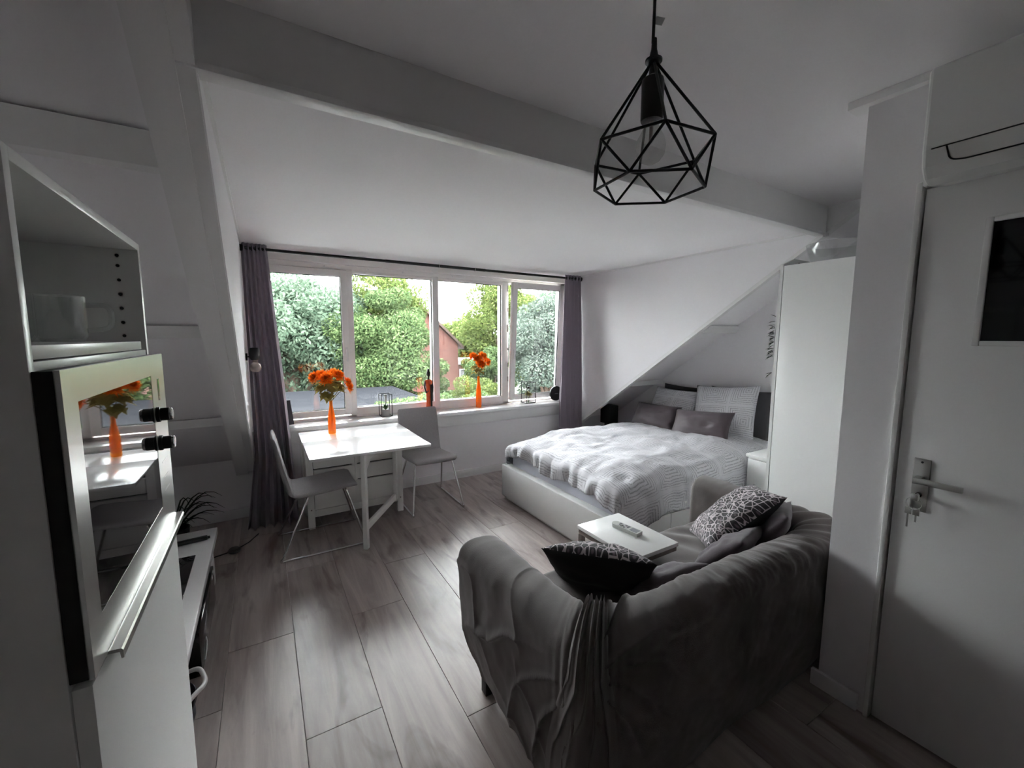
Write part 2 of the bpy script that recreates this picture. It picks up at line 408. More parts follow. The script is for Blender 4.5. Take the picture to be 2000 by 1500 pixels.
def fbm(x, y, z=0., s=1.): return mnoise.fractal(Vector((x * s, y * s, z * s)), 1., 2., 3)
def pillow(name, w, h, t, mat, M, parent=None, n=26, pinch=.06, seed=0, label=None, cat=None, group=None, mat_back=None, uvs=1., sag=0.):
    us = np.linspace(-1, 1, n)
    def sheet(sgn):
        P = np.zeros((n, n, 3)); U = np.zeros((n, n, 2))
        for i, a in enumerate(us):
            for j, b in enumerate(us):
                e = max(0., (1 - abs(a) ** 2.6) * (1 - abs(b) ** 2.6)) ** .55
                x = a * w / 2 * (1 - pinch * (1 - b * b)); y = b * h / 2 * (1 - pinch * (1 - a * a))
                wr = .012 * fbm(a * 2 + seed, b * 2, sgn * 3.) * (.4 + e)
                z = sgn * (t / 2 * e) + wr * e + sag * (a * a) * (1 if True else 0)
                P[i, j] = (x, y, z); U[i, j] = (a * w / 2 * uvs + seed * 3.1, b * h / 2 * uvs + seed * 1.7)
        return P, U
    T, TU = sheet(1); B, BU = sheet(-1)
    verts = []; idT = {}; idB = {}
    for i in range(n):
        for j in range(n):
            idT[i, j] = len(verts); verts.append(M @ Vector(T[i, j]))
    uvl = [tuple(TU[i, j]) for i in range(n) for j in range(n)]
    for i in range(n):
        for j in range(n):
            if i in (0, n - 1) or j in (0, n - 1): idB[i, j] = idT[i, j]
            else:
                idB[i, j] = len(verts); verts.append(M @ Vector(B[i, j])); uvl.append(tuple(BU[i, j]))
    F = []; mi = []
    for i in range(n - 1):
        for j in range(n - 1):
            F.append((idT[i, j], idT[i + 1, j], idT[i + 1, j + 1], idT[i, j + 1])); mi.append(0)
            F.append((idB[i, j], idB[i, j + 1], idB[i + 1, j + 1], idB[i + 1, j])); mi.append(1 if mat_back else 0)
    me = bpy.data.meshes.new(name); me.from_pydata(verts, [], F)
    l = me.uv_layers.new(name='UVMap')
    for lp in me.loops: l.data[lp.index].uv = uvl[lp.vertex_index]
    o = link(name, me, mat, parent, None, True)
    if mat_back:
        me.materials.append(mat_back)
        me.polygons.foreach_set('material_index', mi)
    return tag(o, label, cat, group)
def MV(c, n, u, spin=0.):
    """pillow frame: n = front normal, u = up along its height"""
    n = Vector(n).normalized(); u = Vector(u); u = (u - n * u.dot(n)).normalized(); w = u.cross(n)
    M = Matrix.Identity(4)
    for i in range(3): M[i][0] = w[i]; M[i][1] = u[i]; M[i][2] = n[i]; M[i][3] = c[i]
    return M @ Matrix.Rotation(math.radians(spin), 4, 'Z')
def TR(loc, rx=0, ry=0, rz=0):
    return Matrix.Translation(Vector(loc)) @ Euler((math.radians(rx), math.radians(ry), math.radians(rz)), 'XYZ').to_matrix().to_4x4()

# ------------------------------------------------------------------ the room
XL, XR, YB, YF = -.85, 4.15, -2.9, 4.18          # left wall, gable wall, wall behind the camera, window wall
ZC, ZD = 2.47, 2.31                               # main ceiling, dormer ceiling
CL, CR = -.108, 3.43                              # dormer cheeks
def zb(y): return 2.25 - .694 * (y - 1.48)        # underside of the rafters
def zs(y): return 2.25 - .694 * (y - 1.68)        # sloping roof lining
fl = struct(box('floor', (XL - .1, YB - .1, -.06), (XR + .1, YF + .3, -.012), TRIM))
PLK = {}
x0s = [.065 + .29 * k for k in range(-4, 15)]
joints = {0: 1.66, -1: 2.356, 1: 2.34, 2: 1.434}
pk = 0
for k in range(-4, 15):
    xa, xb = max(XL, .065 + .29 * k), min(XR, .065 + .29 * (k + 1))
    if xb - xa < .03: continue
    j = joints.get(k, (k * .517 + .31) % 1.356)
    ys = [YB] + [y for y in [j + 1.356 * q for q in range(-5, 5)] if YB + .05 < y < YF - .02] + [YF]
    for a, b in zip(ys, ys[1:]):
        w, l = round(xb - xa - .0016, 4), round(b - a - .0016, 4)
        if (w, l) not in PLK:
            bm = bmesh.new(); box_bm(bm, (-w / 2, -l / 2, -.010), (w / 2, l / 2, 0.), .0012, 1)
            bmesh.ops.recalc_face_normals(bm, faces=bm.faces)
            me = bpy.data.meshes.new('plank'); bm.to_mesh(me); bm.free(); me.materials.append(FLOOR); PLK[w, l] = me
        o = bpy.data.objects.new('plank', PLK[w, l]); COL.objects.link(o); o.parent = fl
        o.location = Vector(((xa + xb) / 2, (a + b) / 2, -.0005)) - ROOT[fl.name]
struct(box('ceiling', (XL - .1, YB - .1, ZC), (XR + .1, 1.62, ZC + .1), CEIL))
struct(box('ceiling_dormer', (CL - .12, 1.54, ZD), (CR + .12, 4.62, ZD + .1), CEIL))
struct(box('wall_left', (XL - .1, YB - .1, -.06), (XL, YF + .3, 2.6), W))
struct(box('wall_back', (XL - .1, YB - .1, -.06), (2.2, YB, 2.6), REAR))
struct(prism('wall_right', [(.6, -.06), (YF + .35, -.06), (YF + .35, .6), (1.2, 2.7), (.6, 2.7)], 0, XR, XR + .1, W))
struct(box('wall_alcove', (2.16, .64, -.06), (XR + .1, .772, 2.6), W))
# window wall below the sill
ww = struct(box('wall_window', (XL - .1, YF, -.06), (XR + .1, YF + .30, .70), W))
# sloping roof lining on both sides of the dormer
def slab(name, xa, xb):
    y0, y1 = 1.1, YF + .32
    return struct(prism(name, [(y0, zs(y0)), (y1, zs(y1)), (y1, zs(y1) + .16), (y0 + .1, zs(y0) + .12)], 0, xa, xb, W))
slab('wall_slope_left', XL - .1, CL - .04); slab('wall_slope_right', CR + .04, XR + .1)
# dormer cheeks
def cheek(name, xa, xb, o=.03):
    return struct(prism(name, [(1.50, ZD + .06), (4.53, ZD + .06), (4.53, -.0), (YF + .02, zb(YF) + o), (1.50, zb(1.50) + o)], 0, xa, xb, W))
cheek('wall_dormer_left', CL - .06, CL); cheek('wall_dormer_right', CR, CR + .06, .05)
# header beam between room ceiling and dormer ceiling, with its trim
hd = struct(box('trim_1', (-.19, 1.485, 2.285), (3.47, 1.56, 2.6), BEAM))
struct(box('trim_2', (-.185, 1.472, 2.268), (3.475, 1.535, 2.288), TRIM, bev=.003))
# rafters
def rafter(name, xa, xb, off, y0, y1, mat=BEAM, thick=.16):
    return struct(prism(name, [(y0, zb(y0) + off), (y1, zb(y1) + off), (y1, zb(y1) + off + thick), (y0, zb(y0) + off + thick)], 0, xa, xb, mat))
rafter('trim_3', -.245, -.155, 0, 1.0, YF + .05)
rafter('trim_4', -.158, -.112, .018, 1.0, YF + .05)
rafter('trim_5', CR + .001, CR + .030, .018, 1.49, YF + .05)
rafter('trim_6', CR + .028, CR + .105, .045, 1.0, YF + .05)
# horizontal battens / purlins on the slopes
def purlin(name, xa, xb, zbot, h, d):
    y = 1.68 + (2.25 - zbot) / .694
    yt = 1.68 + (2.25 - (zbot + h)) / .694
    return struct(prism(name, [(y - d, zbot), (y + .02, zbot), (yt + .02, zbot + h), (yt - d * .25, zbot + h)], 0, xa, xb, BEAM))
purlin('trim_7', XL, -.2, 2.10, .085, .07)
purlin('trim_8', XL, -.2, 1.545, .06, .08); purlin('trim_9', XL, -.2, .94, .06, .08)
purlin('trim_10', CR + .09, XR, 1.60, .07, .11); purlin('trim_11', CR + .09, XR, 1.00, .05, .10)
# ceiling cornice strip along the dormer cheek
struct(box('trim_13', (CR - .012, 1.56, ZD - .016), (CR + .01, 4.42, ZD + .01), TRIM))
struct(box('trim_14', (CL - .01, 1.56, ZD - .016), (CL + .012, 4.42, ZD + .01), TRIM))
# partition with the door
def rect_wall(name, mn, mx): return struct(box(name, mn, mx, W))
DX = 2.067
rect_wall('wall_partition', (DX, .605, -.06), (DX + .11, .776, ZC + .02))
rect_wall('wall_partition_lintel', (DX, -.36, 2.10), (DX + .11, .606, ZC + .02))
rect_wall('wall_partition_rear', (DX, YB - .1, -.06), (DX + .11, -.36, ZC + .02))
struct(box('trim_15', (2.035, YB, ZC - .03), (DX + .06, .835, ZC + .001), TRIM, bev=.004))
struct(box('door_light_stop', (DX + .055, -.5, -.06), (DX + .13, .77, 2.3), W))  # unseen backing added to block sky light leaking round the door
# door frame
fr = struct(box('trim_16', (DX - .014, .590, 0), (DX + .05, .607, 2.105), TRIM, bev=.003))
struct(box('trim_17', (DX - .014, -.36, 2.088), (DX + .05, .590, 2.105), TRIM, bev=.003))
struct(box('trim_18', (DX - .014, -.375, 0), (DX + .05, -.358, 2.105), TRIM, bev=.003))
struct(box('baseboard_right', (DX - .018, .628, 0), (DX + .002, .800, .075), TRIM, bev=.004))
struct(box('baseboard_window', (XL, YF - .016, 0), (XR, YF + .002, .085), TRIM, bev=.004))
# door leaf
d1 = struct(box('door_1', (DX + .004, -.352, .012), (DX + .044, .584, 2.08), TRIM, bev=.002))
def doorpart(n, mn, mx, mat, bev=.0, par=None): return box(n, mn, mx, mat, par or d1, bev)
x = DX + .004
gl = doorpart('glass_panel', (x - .003, -.18, 1.541), (x + .002, .410, 1.930), BLACKG)  # black colour stands for the unlit hallway behind the glass
for mn, mx in (((x - .012, .408, 1.526), (x + .001, .426, 1.944)), ((x - .012, -.196, 1.526), (x + .001, -.178, 1.944)),
               ((x - .012, -.178, 1.526), (x + .001, .408, 1.543)), ((x - .012, -.178, 1.928), (x + .001, .408, 1.944))):
    doorpart('glazing_bead', mn, mx, TRIM, .003)
bp = doorpart('lock_plate', (x - .006, .490, .912), (x + .001, .537, 1.110), STEEL, .002)
h = bmesh.new(); box_bm(h, (x - .050, .503, 1.022), (x - .004, .526, 1.046), .004); box_bm(h, (x - .052, .395, 1.024), (x - .038, .526, 1.045), .003)
bm2('lever_handle', h, STEEL, bp, auto=.6)
lathe('screw', [(.0, 0), (.004, 0), (.004, .002), (0, .002)], (x - .0085, .513, 1.098), BLACKM, bp, 10, M=Matrix.Rotation(PI / 2, 3, 'Y'))
lathe('lock_cylinder', [(0, 0), (.009, 0), (.009, .012), (0, .012)], (x - .018, .513, .975), BLACKM, bp, 14, M=Matrix.Rotation(PI / 2, 3, 'Y'))
ky = thing('key_ring', 'small steel keys hanging from the lock of the white door', 'keys', (x - .018, .513, .87))
bm = bmesh.new(); box_bm(bm, (x - .034, .509, .966), (x - .012, .516, .982), .001); box_bm(bm, (x - .052, .503, .960), (x - .032, .525, .984), .004)
bm2('key', bm, STEEL, ky, auto=.6)
tube('ring', [(x - .045 + .004 * math.sin(t), .514 + .022 * math.cos(t), .950 + .022 * math.sin(t)) for t in np.linspace(0, 2 * PI, 20, endpoint=False)], .0013, CHROME, ky, 6, True)
for dy, ln in ((-.012, .05), (.010, .075)):
    bm = bmesh.new(); box_bm(bm, (x - .047, .508 + dy, .905), (x - .043, .528 + dy, .932), .002); box_bm(bm, (x - .046, .515 + dy, .930 - ln), (x - .044, .521 + dy, .907), .0005, 1)
    bm2('key', bm, STEEL, ky, auto=.6)

# air conditioner above the door
ac = thing('air_conditioner', 'white wall-mounted air conditioner above the white door', 'air conditioner', (1.97, .12, 2.06))
ay0, ay1 = -.30, .550
prof = [(DX, 2.075), (1.95, 2.055), (1.905, 2.068), (1.878, 2.10), (1.868, 2.15), (1.866, 2.39), (1.875, 2.402), (DX, 2.402)]
body = prism('housing', prof, 1, ay0, ay1, LAM, ac)
bv = body.modifiers.new('b', 'BEVEL'); bv.width = .012; bv.segments = 3; bv.limit_method = 'ANGLE'; bv.angle_limit = .7
box('panel_seam', (1.8645, ay0 + .02, 2.1485), (1.870, ay1 - .025, 2.1515), BLACK, ac)
fp = fillet([(1.8665, ay1 - .06, 2.148), (1.875, ay1 - .068, 2.106), (1.8765, ay1 - .10, 2.098), (1.8765, ay0 + .05, 2.098)], .02)
tube('air_flap_gap', fp, .0022, BLACK, ac, 6)

# ------------------------------------------------------------------ window
YW = 4.40
win = struct(box('window_1', (CL, YW, .69), (CR, YW + .12, .772), UPVC))
def wf(n, mn, mx, mat=UPVC, bev=.006, par=None): return box(n, mn, mx, mat, par or win, bev)
wf('window_frame', (CL, YW, 2.20), (CR, YW + .12, ZD + .01))
wf('window_frame', (CL, YW, .70), (.0, YW + .12, 2.25)); wf('window_frame', (3.345, YW, .70), (CR, YW + .05, 2.25)); wf('window_frame', (3.36, YW + .05, .70), (CR, YW + .12, 2.25))
wf('mullion', (.742, YW, .75), (.800, YW + .12, 2.22)); wf('mullion', (1.622, YW, .75), (1.690, YW + .12, 2.22)); wf('mullion', (2.488, YW, .75), (2.575, YW + .12, 2.22))
wf('window_frame', (.79, YW + .004, .77), (2.50, YW + .10, .845)); wf('window_frame', (.79, YW + .004, 2.172), (2.50, YW + .10, 2.21))
wf('head_box', (CL, YW - .045, 2.245), (CR, YW + .02, ZD), UPVC, .004)
for xx in (.55, .95, 1.30, 1.85, 2.35):
    lathe('screw_cap', [(0, 0), (.009, 0), (.007, .006), (0, .007)], (xx, YW - .001, 2.222), TRIM, win, 10, M=Matrix.Rotation(PI / 2, 3, 'X'))
def sash(name, xa, xb, za, zt, ft, y0, tilt=0.):
    e = bmesh.new()
    box_bm(e, (xa, y0, za), (xa + ft, y0 + .055, zt), .006); box_bm(e, (xb - ft, y0, za), (xb, y0 + .055, zt), .006)
    box_bm(e, (xa + ft - .004, y0 + .001, za), (xb - ft + .004, y0 + .054, za + ft), .006); box_bm(e, (xa + ft - .004, y0 + .001, zt - ft), (xb - ft + .004, y0 + .054, zt), .006)
    if tilt:
        bmesh.ops.rotate(e, verts=e.verts, cent=(0, y0 + .05, za), matrix=Matrix.Rotation(tilt, 3, 'X'))
    s = bm2(name, e, UPVC, win, auto=.6)
    g = bmesh.new(); box_bm(g, (xa + ft - .005, y0 + .025, za + ft - .005), (xb - ft + .005, y0 + .031, zt - ft + .005))
    k = bmesh.new(); 
    for mn, mx in (((xa + ft, y0 + .018, za + ft), (xa + ft + .006, y0 + .024, zt - ft)), ((xb - ft - .006, y0 + .018, za + ft), (xb - ft, y0 + .024, zt - ft)),
                   ((xa + ft, y0 + .018, za + ft), (xb - ft, y0 + .024, za + ft + .006)), ((xa + ft, y0 + .018, zt - ft - .006), (xb - ft, y0 + .024, zt - ft))):
        box_bm(k, mn, mx)
    for b_ in (g, k):
        if tilt: bmesh.ops.rotate(b_, verts=b_.verts, cent=(0, y0 + .05, za), matrix=Matrix.Rotation(tilt, 3, 'X'))
    bm2('pane', g, PANE, s); bm2('gasket', k, BLACK, s)
    return s
s1 = sash('sash', -.005, .748, .782, 2.196, .062, YW - .012)
s4 = sash('sash', 2.578, 3.338, .790, 2.205, .066, YW - .030, .055)
for xa, xb in ((.80, 1.622), (1.69, 2.488)):
    box('pane', (xa - .005, YW + .05, .84), (xb + .005, YW + .056, 2.176), PANE, win)
    k = bmesh.new()
    for mn, mx in (((xa, YW + .042, .845), (xa + .007, YW + .049, 2.172)), ((xb - .007, YW + .042, .845), (xb, YW + .049, 2.172)), ((xa, YW + .042, .845), (xb, YW + .049, .851)), ((xa, YW + .042, 2.166), (xb, YW + .049, 2.172))):
        box_bm(k, mn, mx)
    bm2('gasket', k, BLACK, win)
# sash handles
def whandle(par, x, y, z):
    b = bmesh.new(); box_bm(b, (x - .013, y - .008, z - .035), (x + .013, y, z + .035), .004); box_bm(b, (x - .010, y - .034, z - .012), (x + .010, y - .006, z + .012), .004)
    box_bm(b, (x - .009, y - .040, z - .105), (x + .009, y - .026, z + .012), .004)
    bm2('handle', b, TRIM, par, auto=.6)
whandle(s1, .720, YW - .012, 1.42); whandle(s4, 2.612, YW - .056, 1.40)
# metal fittings in the gap of the tilted sash
for zz, hh in ((2.10, .07), (1.86, .05), (1.62, .09), (1.40, .03), (1.20, .05), (1.02, .06)):
    box('fitting', (2.560, YW - .006, zz), (2.570, YW + .004, zz + hh), STEELD, win, .001)
box('tilt_stay', (3.320, YW - .075, 2.165), (3.345, YW + .01, 2.20), STEEL, win, .003)
sill = struct(box('trim_19', (CL, YF - .055, .715), (CR, YW + .02, .752), SEALB, bev=.005))
struct(box('trim_20', (CL, YF - .022, .60), (CR, YF + .01, .716), TRIM, bev=.003))

# curtain rod and curtains
rd = thing('curtain_rod', 'black curtain rod running the full width above the window', 'curtain rod', (1.63, 4.1, 2.25))
tube('pole', [(CL + .01, 4.09, 2.268), (CR - .01, 4.09, 2.268)], .0125, BLACKM, rd, 12)
tube('sleeve', [(1.05, 4.09, 2.268), (2.1, 4.09, 2.268)], .0145, BLACKM, rd, 12)
for xx in (CL + .012, CR - .012):
    lathe('end_bracket', [(0, -.012), (.026, -.012), (.026, .012), (0, .012)], (xx, 4.09, 2.268), BLACKM, rd, 16, M=Matrix.Rotation(PI / 2, 3, 'Y'))
for xx in (1.58, 1.98):
    tube('ring', [(xx, 4.09 + .017 * math.cos(t), 2.266 + .020 * math.sin(t)) for t in np.linspace(0, 2 * PI, 16, endpoint=False)], .002, STEEL, rd, 6, True)
def curtain(name, label, fx, folds, ztop, fy, amp, seed):
    nu, nv = 150, 60; P = np.zeros((nu, nv, 3))
    for i in range(nu):
        u = i / (nu - 1)
        for j in range(nv):
            v = j / (nv - 1); z = ztop * (1 - v) + .006 * v
            xa, xb = fx(v); yc = fy(v); a = amp(v)
            ph = folds * 2 * PI * u + .8 * math.sin(3 * v + seed) + .5 * math.sin(7 * u + seed)
            P[i, j] = (xa + (xb - xa) * (u + .25 / folds * math.sin(2 * ph) * .5), yc + a * math.sin(ph) * (.75 + .25 * math.sin(5 * u + 2 * v + seed)) + .012 * fbm(u * 3, v * 2, seed), z)
    o = grid_mesh(name, P, CURT, base=(np.mean(fx(1)), fy(1), 0))
    sm = o.modifiers.new('s', 'SOLIDIFY'); sm.thickness = .003
    tag(o, label, 'curtain', 'curtains at the window')
    b = bmesh.new()
    xa, xb = fx(0)
    for k in range(int(folds)):
        xx = xa + (xb - xa) * (k + .5) / int(folds)
        tube_bm(b, [(xx, 4.09 + .021 * math.cos(t), 2.268 + .021 * math.sin(t)) for t in np.linspace(0, 2 * PI, 14, endpoint=False)], .003, 6, True)
    g = bm2('eyelet_rings', b, BLACKM, o); g['kind'] = 'stuff'
    return o
def lerp(a, b, t): return a + (b - a) * t
curtain('curtain', 'dark mauve curtain left of the window, trailing onto the floor',
        lambda v: (lerp(-.098, -.100, v) if v < .75 else lerp(-.100, -.17, (v - .75) / .25), lerp(.075, .145, v / .5) if v < .5 else lerp(.145, .20, (v - .5) / .5)),
        6, 2.305, lambda v: lerp(4.09, 4.03, v) if v < .55 else lerp(4.057, 3.88, (v - .55) / .45), lambda v: .034 + .045 * v + .09 * max(0, v - .4) ** 1.2, 1.3)
curtain('curtain', 'mauve curtain right of the window, hanging down behind the bed',
        lambda v: (lerp(3.175, 3.09, min(1, v * 1.5)), lerp(3.405, 3.415, v)), 5, 2.305, lambda v: lerp(4.09, 4.01, v), lambda v: .034 + .055 * v, 4.1)

# wall lamp on the left cheek, in front of the curtain
wl = thing('wall_lamp', 'small black wall lamp with bare globe bulb beside left curtain', 'wall lamp', (-.10, 3.72, 1.42))
tube('arm', [(CL, 3.80, 1.40), (-.06, 3.78, 1.405), (-.055, 3.76, 1.405)], .006, BLACKM, wl)
lathe('wall_plate', [(0, 0), (.028, 0), (.028, .012), (0, .014)], (CL, 3.80, 1.40), BLACKM, wl, 18, M=Matrix.Rotation(PI / 2, 3, 'Y'))
bm = bmesh.new(); lathe_bm(bm, [(0, .075), (.030, .07), (.036, .03), (.034, -.005), (.026, -.022), (0, -.024)], (-.05, 3.76, 1.40), 16)
bm2('socket', bm, BLACKM, wl, auto=.7)
lathe('bulb_neck', [(0, .02), (.014, .02), (.016, -.015), (.014, -.02)], (-.048, 3.752, 1.365), BULBW, wl, 16)
lathe('bulb', [(.012, .036), (.022, .030), (.036, .012), (.040, -.006), (.034, -.026), (.018, -.038), (0, -.040)], (-.048, 3.75, 1.325), BULBW, wl, 20)

# ------------------------------------------------------------------ kitchen tall cabinet and built-in microwave
KX, KY0, KY1 = -.235, .707, 1.320
kc = thing('tall_cabinet', 'tall white kitchen cabinet with open niche above the steel oven', 'cabinet', (-.53, 1.01, 0))
box('side_panel', (-.835, KY0, 0), (KX, KY0 + .016, 1.766), LAM, kc, .001)
box('side_panel', (-.835, KY1 - .016, 0), (KX, KY1, 1.766), LAM, kc, .001)
box('top_panel', (-.835, KY0 + .016, 1.750), (KX, KY1 - .016, 1.766), LAM, kc, .001)
bk = box('back_panel', (-.835, KY0 + .016, .1), (-.825, KY1 - .016, 1.750), LAM, kc)
box('shelf', (-.825, KY0 + .0165, 1.522), (KX - .004, KY1 - .045, 1.540), LAM, kc, .001)
box('rail', (-.825, KY0 + .0165, 1.500), (KX - .002, KY1 - .0165, 1.520), LAM, kc, .001)
box('niche_back', (-.55, KY0 + .016, 1.540), (-.54, KY1 - .016, 1.750), LAM, kc)
for zz in (1.735, 1.712, 1.680, 1.648, 1.616, 1.584, 1.553):
    lathe('shelf_pin_hole', [(0, 0), (.0035, 0), (.0035, .002), (0, .002)], (-.272, KY1 - .0175, zz), BLACK, kc, 8, M=Matrix.Rotation(PI / 2, 3, 'X'))
dr = box('drawer_front', (KX + .001, KY0 + .002, .12), (-.213, KY1 - .002, 1.098), LAM, kc, .002)
box('plinth', (-.30, KY0 + .016, 0), (-.285, KY1 - .016, .118), LAM, kc)
hp = prism('edge_pull', [(-.234, 1.099), (-.234, 1.104), (-.208, 1.108), (-.196, 1.107), (-.194, 1.104), (-.194, 1.092), (-.197, 1.092), (-.198, 1.102), (-.212, 1.1035), (-.2125, 1.099)], 1, KY0 + .055, KY1 - .004, STEEL, dr)
ov = thing('built_in_oven', 'steel built-in microwave oven with mirror-dark door and two knobs', 'oven', (-.4, 1.01, 1.10))
OX = -.210
box('body', (-.60, KY0 + .02, 1.104), (-.236, KY1 - .02, 1.498), BLACK, ov)
box('door_edge', (-.2345, .7085, 1.107), (OX - .004, 1.312, 1.509), BLACK, ov, .001)
ff = bmesh.new()
for mn, mx in (((OX - .006, .7085, 1.106), (OX, .756, 1.510)), ((OX - .006, 1.180, 1.106), (OX, 1.313, 1.510)), ((OX - .006, .756, 1.106), (OX, 1.180, 1.170)), ((OX - .006, .756, 1.466), (OX, 1.180, 1.510))):
    box_bm(ff, mn, mx)
bm2('front_frame', ff, STEEL, ov)
box('door_glass', (OX - .005, .752, 1.166), (OX - .0005, 1.184, 1.470), OVENG, ov)
box('display', (OX - .001, 1.235, 1.405), (OX + .0006, 1.250, 1.455), BLACKG, ov)
for z in (1.377, 1.312):
    k = lathe('knob', [(0, 0), (.017, 0), (.017, .006), (.0145, .007), (.0145, .022), (.013, .023)], (OX, 1.205, z), BLACK, ov, 24, M=Matrix.Rotation(PI / 2, 3, 'Y'))
    lathe('knob_cap', [(0, 0), (.0138, 0), (.0138, .004), (.012, .006), (0, .0065)], (OX + .022, 1.205, z), PINKG, k, 24, M=Matrix.Rotation(PI / 2, 3, 'Y'))
for z in (1.262, 1.225, 1.195):
    box('printed_mark', (OX - .001, 1.215, z), (OX + .0004, 1.27, z + .003), LAM, ov)
def mug(name, c, r, h, label, ha):
    t = thing(name, label, 'mug', c, group='glass mugs in the niche')
    lathe('cup', [(0, 0), (r * .8, 0), (r, .012), (r, h), (r - .003, h), (r - .0035, .014), (r * .75, .006), (0, .006)], c, CLEAR, t, 28)
    pts = fillet([Vector(c) + Vector((math.cos(ha) * q, math.sin(ha) * q, z)) for q, z in ((r - .002, h * .82), (r + .035, h * .85), (r + .036, h * .3), (r - .002, h * .25))], .02)
    tube('handle', pts, .005, CLEAR, t, 8)
mug('glass_mug', (-.330, 1.150, 1.5405), .036, .088, 'clear glass mug with its handle turned out, nearer the niche opening', .35)
mug('glass_mug', (-.395, 1.130, 1.5405), .036, .090, 'clear glass mug half hidden behind another mug in niche', 1.9)

# ------------------------------------------------------------------ TV bench
tb = thing('tv_bench', 'low white TV bench along the left wall', 'TV bench', (-.52, 2.3, 0))
box('top', (-.75, 1.40, .285), (-.310, 3.21, .325), LAMG, tb, .003)
box('end_panel', (-.74, 3.10, 0), (-.335, 3.14, .285), LAM, tb, .002)
box('end_panel', (-.74, 1.42, 0), (-.335, 1.46, .285), LAM, tb, .002)
dp = box('front_panel', (-.352, 2.92, .004), (-.332, 3.135, .17), LAM, tb, .002)
box('shelf', (-.74, 1.46, .16), (-.36, 3.10, .178), LAM, tb, .001)
box('tv_foot', (-.62, 2.30, .3252), (-.382, 2.83, .3335), BLACKG, tag(thing('television_base', 'flat black glass base standing on the white TV bench', 'television stand', (-.5, 2.56, .3252)), None), .002)
md = thing('media_remote', 'slim black remote control lying on far end of TV bench', 'remote control', (-.44, 3.04, .3255))
bm = bmesh.new(); box_bm(bm, (-.115, -.018, 0), (.115, .018, .022), .006); bmesh.ops.rotate(bm, verts=bm.verts, cent=(0, 0, 0), matrix=Matrix.Rotation(.12, 3, 'Z'))
bmesh.ops.translate(bm, verts=bm.verts, vec=(-.46, 3.03, .3255)); bm2('body', bm, BLACK, md, auto=.6)
lathe('knob_end', [(0, 0), (.008, 0), (.008, .015), (0, .016)], (-.349, 3.043, .336), BLACK, md, 12, M=Matrix.Rotation(PI / 2, 3, 'Y'))
sb = thing('black_speaker', 'black gloss box unit on the floor under the TV bench', 'speaker', (-.42, 2.55, 0))
box('cabinet', (-.54, 2.24, .004), (-.314, 2.90, .215), BLACKG, sb, .004)
for y0 in (2.86, 2.80):
    box('port_label', (-.3146, y0, .175), (-.3132, y0 + .03, .192), PAPER, sb)
tube('cable', [(-.314, 2.42, .08), (-.308, 2.40, .07), (-.310, 2.38, .04), (-.312, 2.33, .02)], .003, LAM, sb, 6)
# bag of odds and ends
bg = thing('plastic_bag', 'white plastic carrier bag with loop handle on floor by cabinet', 'bag', (-.36, 1.98, 0))
nu, nv = 40, 14; P = np.zeros((nu, nv, 3))
for i in range(nu):
    a = 2 * PI * i / nu
    for j in range(nv):
        v = j / (nv - 1); r = .085 + .02 * math.sin(3 * a + 2 * v) * v + .012 * fbm(math.cos(a) * 2, math.sin(a) * 2, v * 3)
        P[i, j] = (-.385 + r * math.cos(a) * .8, 1.96 + r * math.sin(a) * 1.4, .004 + .13 * v + .03 * v * math.sin(2 * a))
grid_mesh('sack', P, SLATE, bg, closed_u=True)
tube('handle_loop', fillet([(-.37, 1.84, .13), (-.30, 1.90, .17), (-.265, 1.98, .15), (-.30, 2.08, .16), (-.37, 2.10, .135)], .08, 8), .009, BAG, bg, 8)
# spiky plant behind the bench
pl = thing('spiky_plant', 'dark spiky grass-leaved plant behind the TV bench', 'plant', (-.58, 3.5, 0))
lathe('pot', [(0, 0), (.07, 0), (.09, .26), (.082, .26), (.075, .22), (0, .22)], (-.58, 3.5, .0), BLACK, pl, 20)
for k in range(26):
    a = random.uniform(0, 2 * PI); ln = random.uniform(.18, .34); up = random.uniform(.10, .26)
    if k < 14: a = random.uniform(-1.2, .8)
    pts = []
    for q in range(7):
        t = q / 6; pts.append((-.58 + math.cos(a) * ln * t, 3.5 + math.sin(a) * ln * t, .22 + up * math.sin(t * 2.3) * 1.05 + .02 * t))
    tube('leaf', pts, [.004, .005, .005, .0045, .0035, .002, .0008], DARKLEAF, pl, 5)
pc = thing('power_cable', 'black power cable with round inline plug on the floor', 'cable', (-.3, 3.5, 0))
tube('cord', [(-.62, 3.42, .006), (-.42, 3.46, .006), (-.30, 3.50, .008), (-.24, 3.52, .01), (-.16, 3.62, .006), (-.10, 3.74, .006)], .004, BLACK, pc, 6)
lathe('foot_switch', [(0, 0), (.038, 0), (.042, .012), (.03, .026), (0, .03)], (-.25, 3.515, .001), BLACK, pc, 20)

# ------------------------------------------------------------------ gateleg table
tt = thing('gateleg_table', 'white gateleg table with drawers, one leaf folded out', 'table', (.64, 3.5, 0))
TZ = .729
box('table_leaf', (.235, 3.055, TZ - .020), (1.092, 3.600, TZ), LAMG, tt, .002)
box('table_top', (.232, 3.602, TZ - .020), (1.092, 3.985, TZ), LAMG, tt, .002)
box('folded_leaf', (.240, 3.990, .16), (1.088, 4.010, TZ - .003), LAMG, tt, .002)
cy = 3.617
for xx in (.250, .972):
    for yy in (cy, 3.925):
        lg = box('leg', (xx, yy, 0), (xx + .050, yy + .042, TZ - .020), WPAINT, tt, .003)
        if yy == cy: lathe('bolt', [(0, 0), (.006, 0), (.005, .003), (0, .003)], (xx + .025, yy, .13 if xx > .5 else .16), STEELD, lg, 10, M=Matrix.Rotation(PI / 2, 3, 'X'))
box('bottom_rail', (.300, cy + .006, .095), (.972, cy + .036, .152), WPAINT, tt, .002)
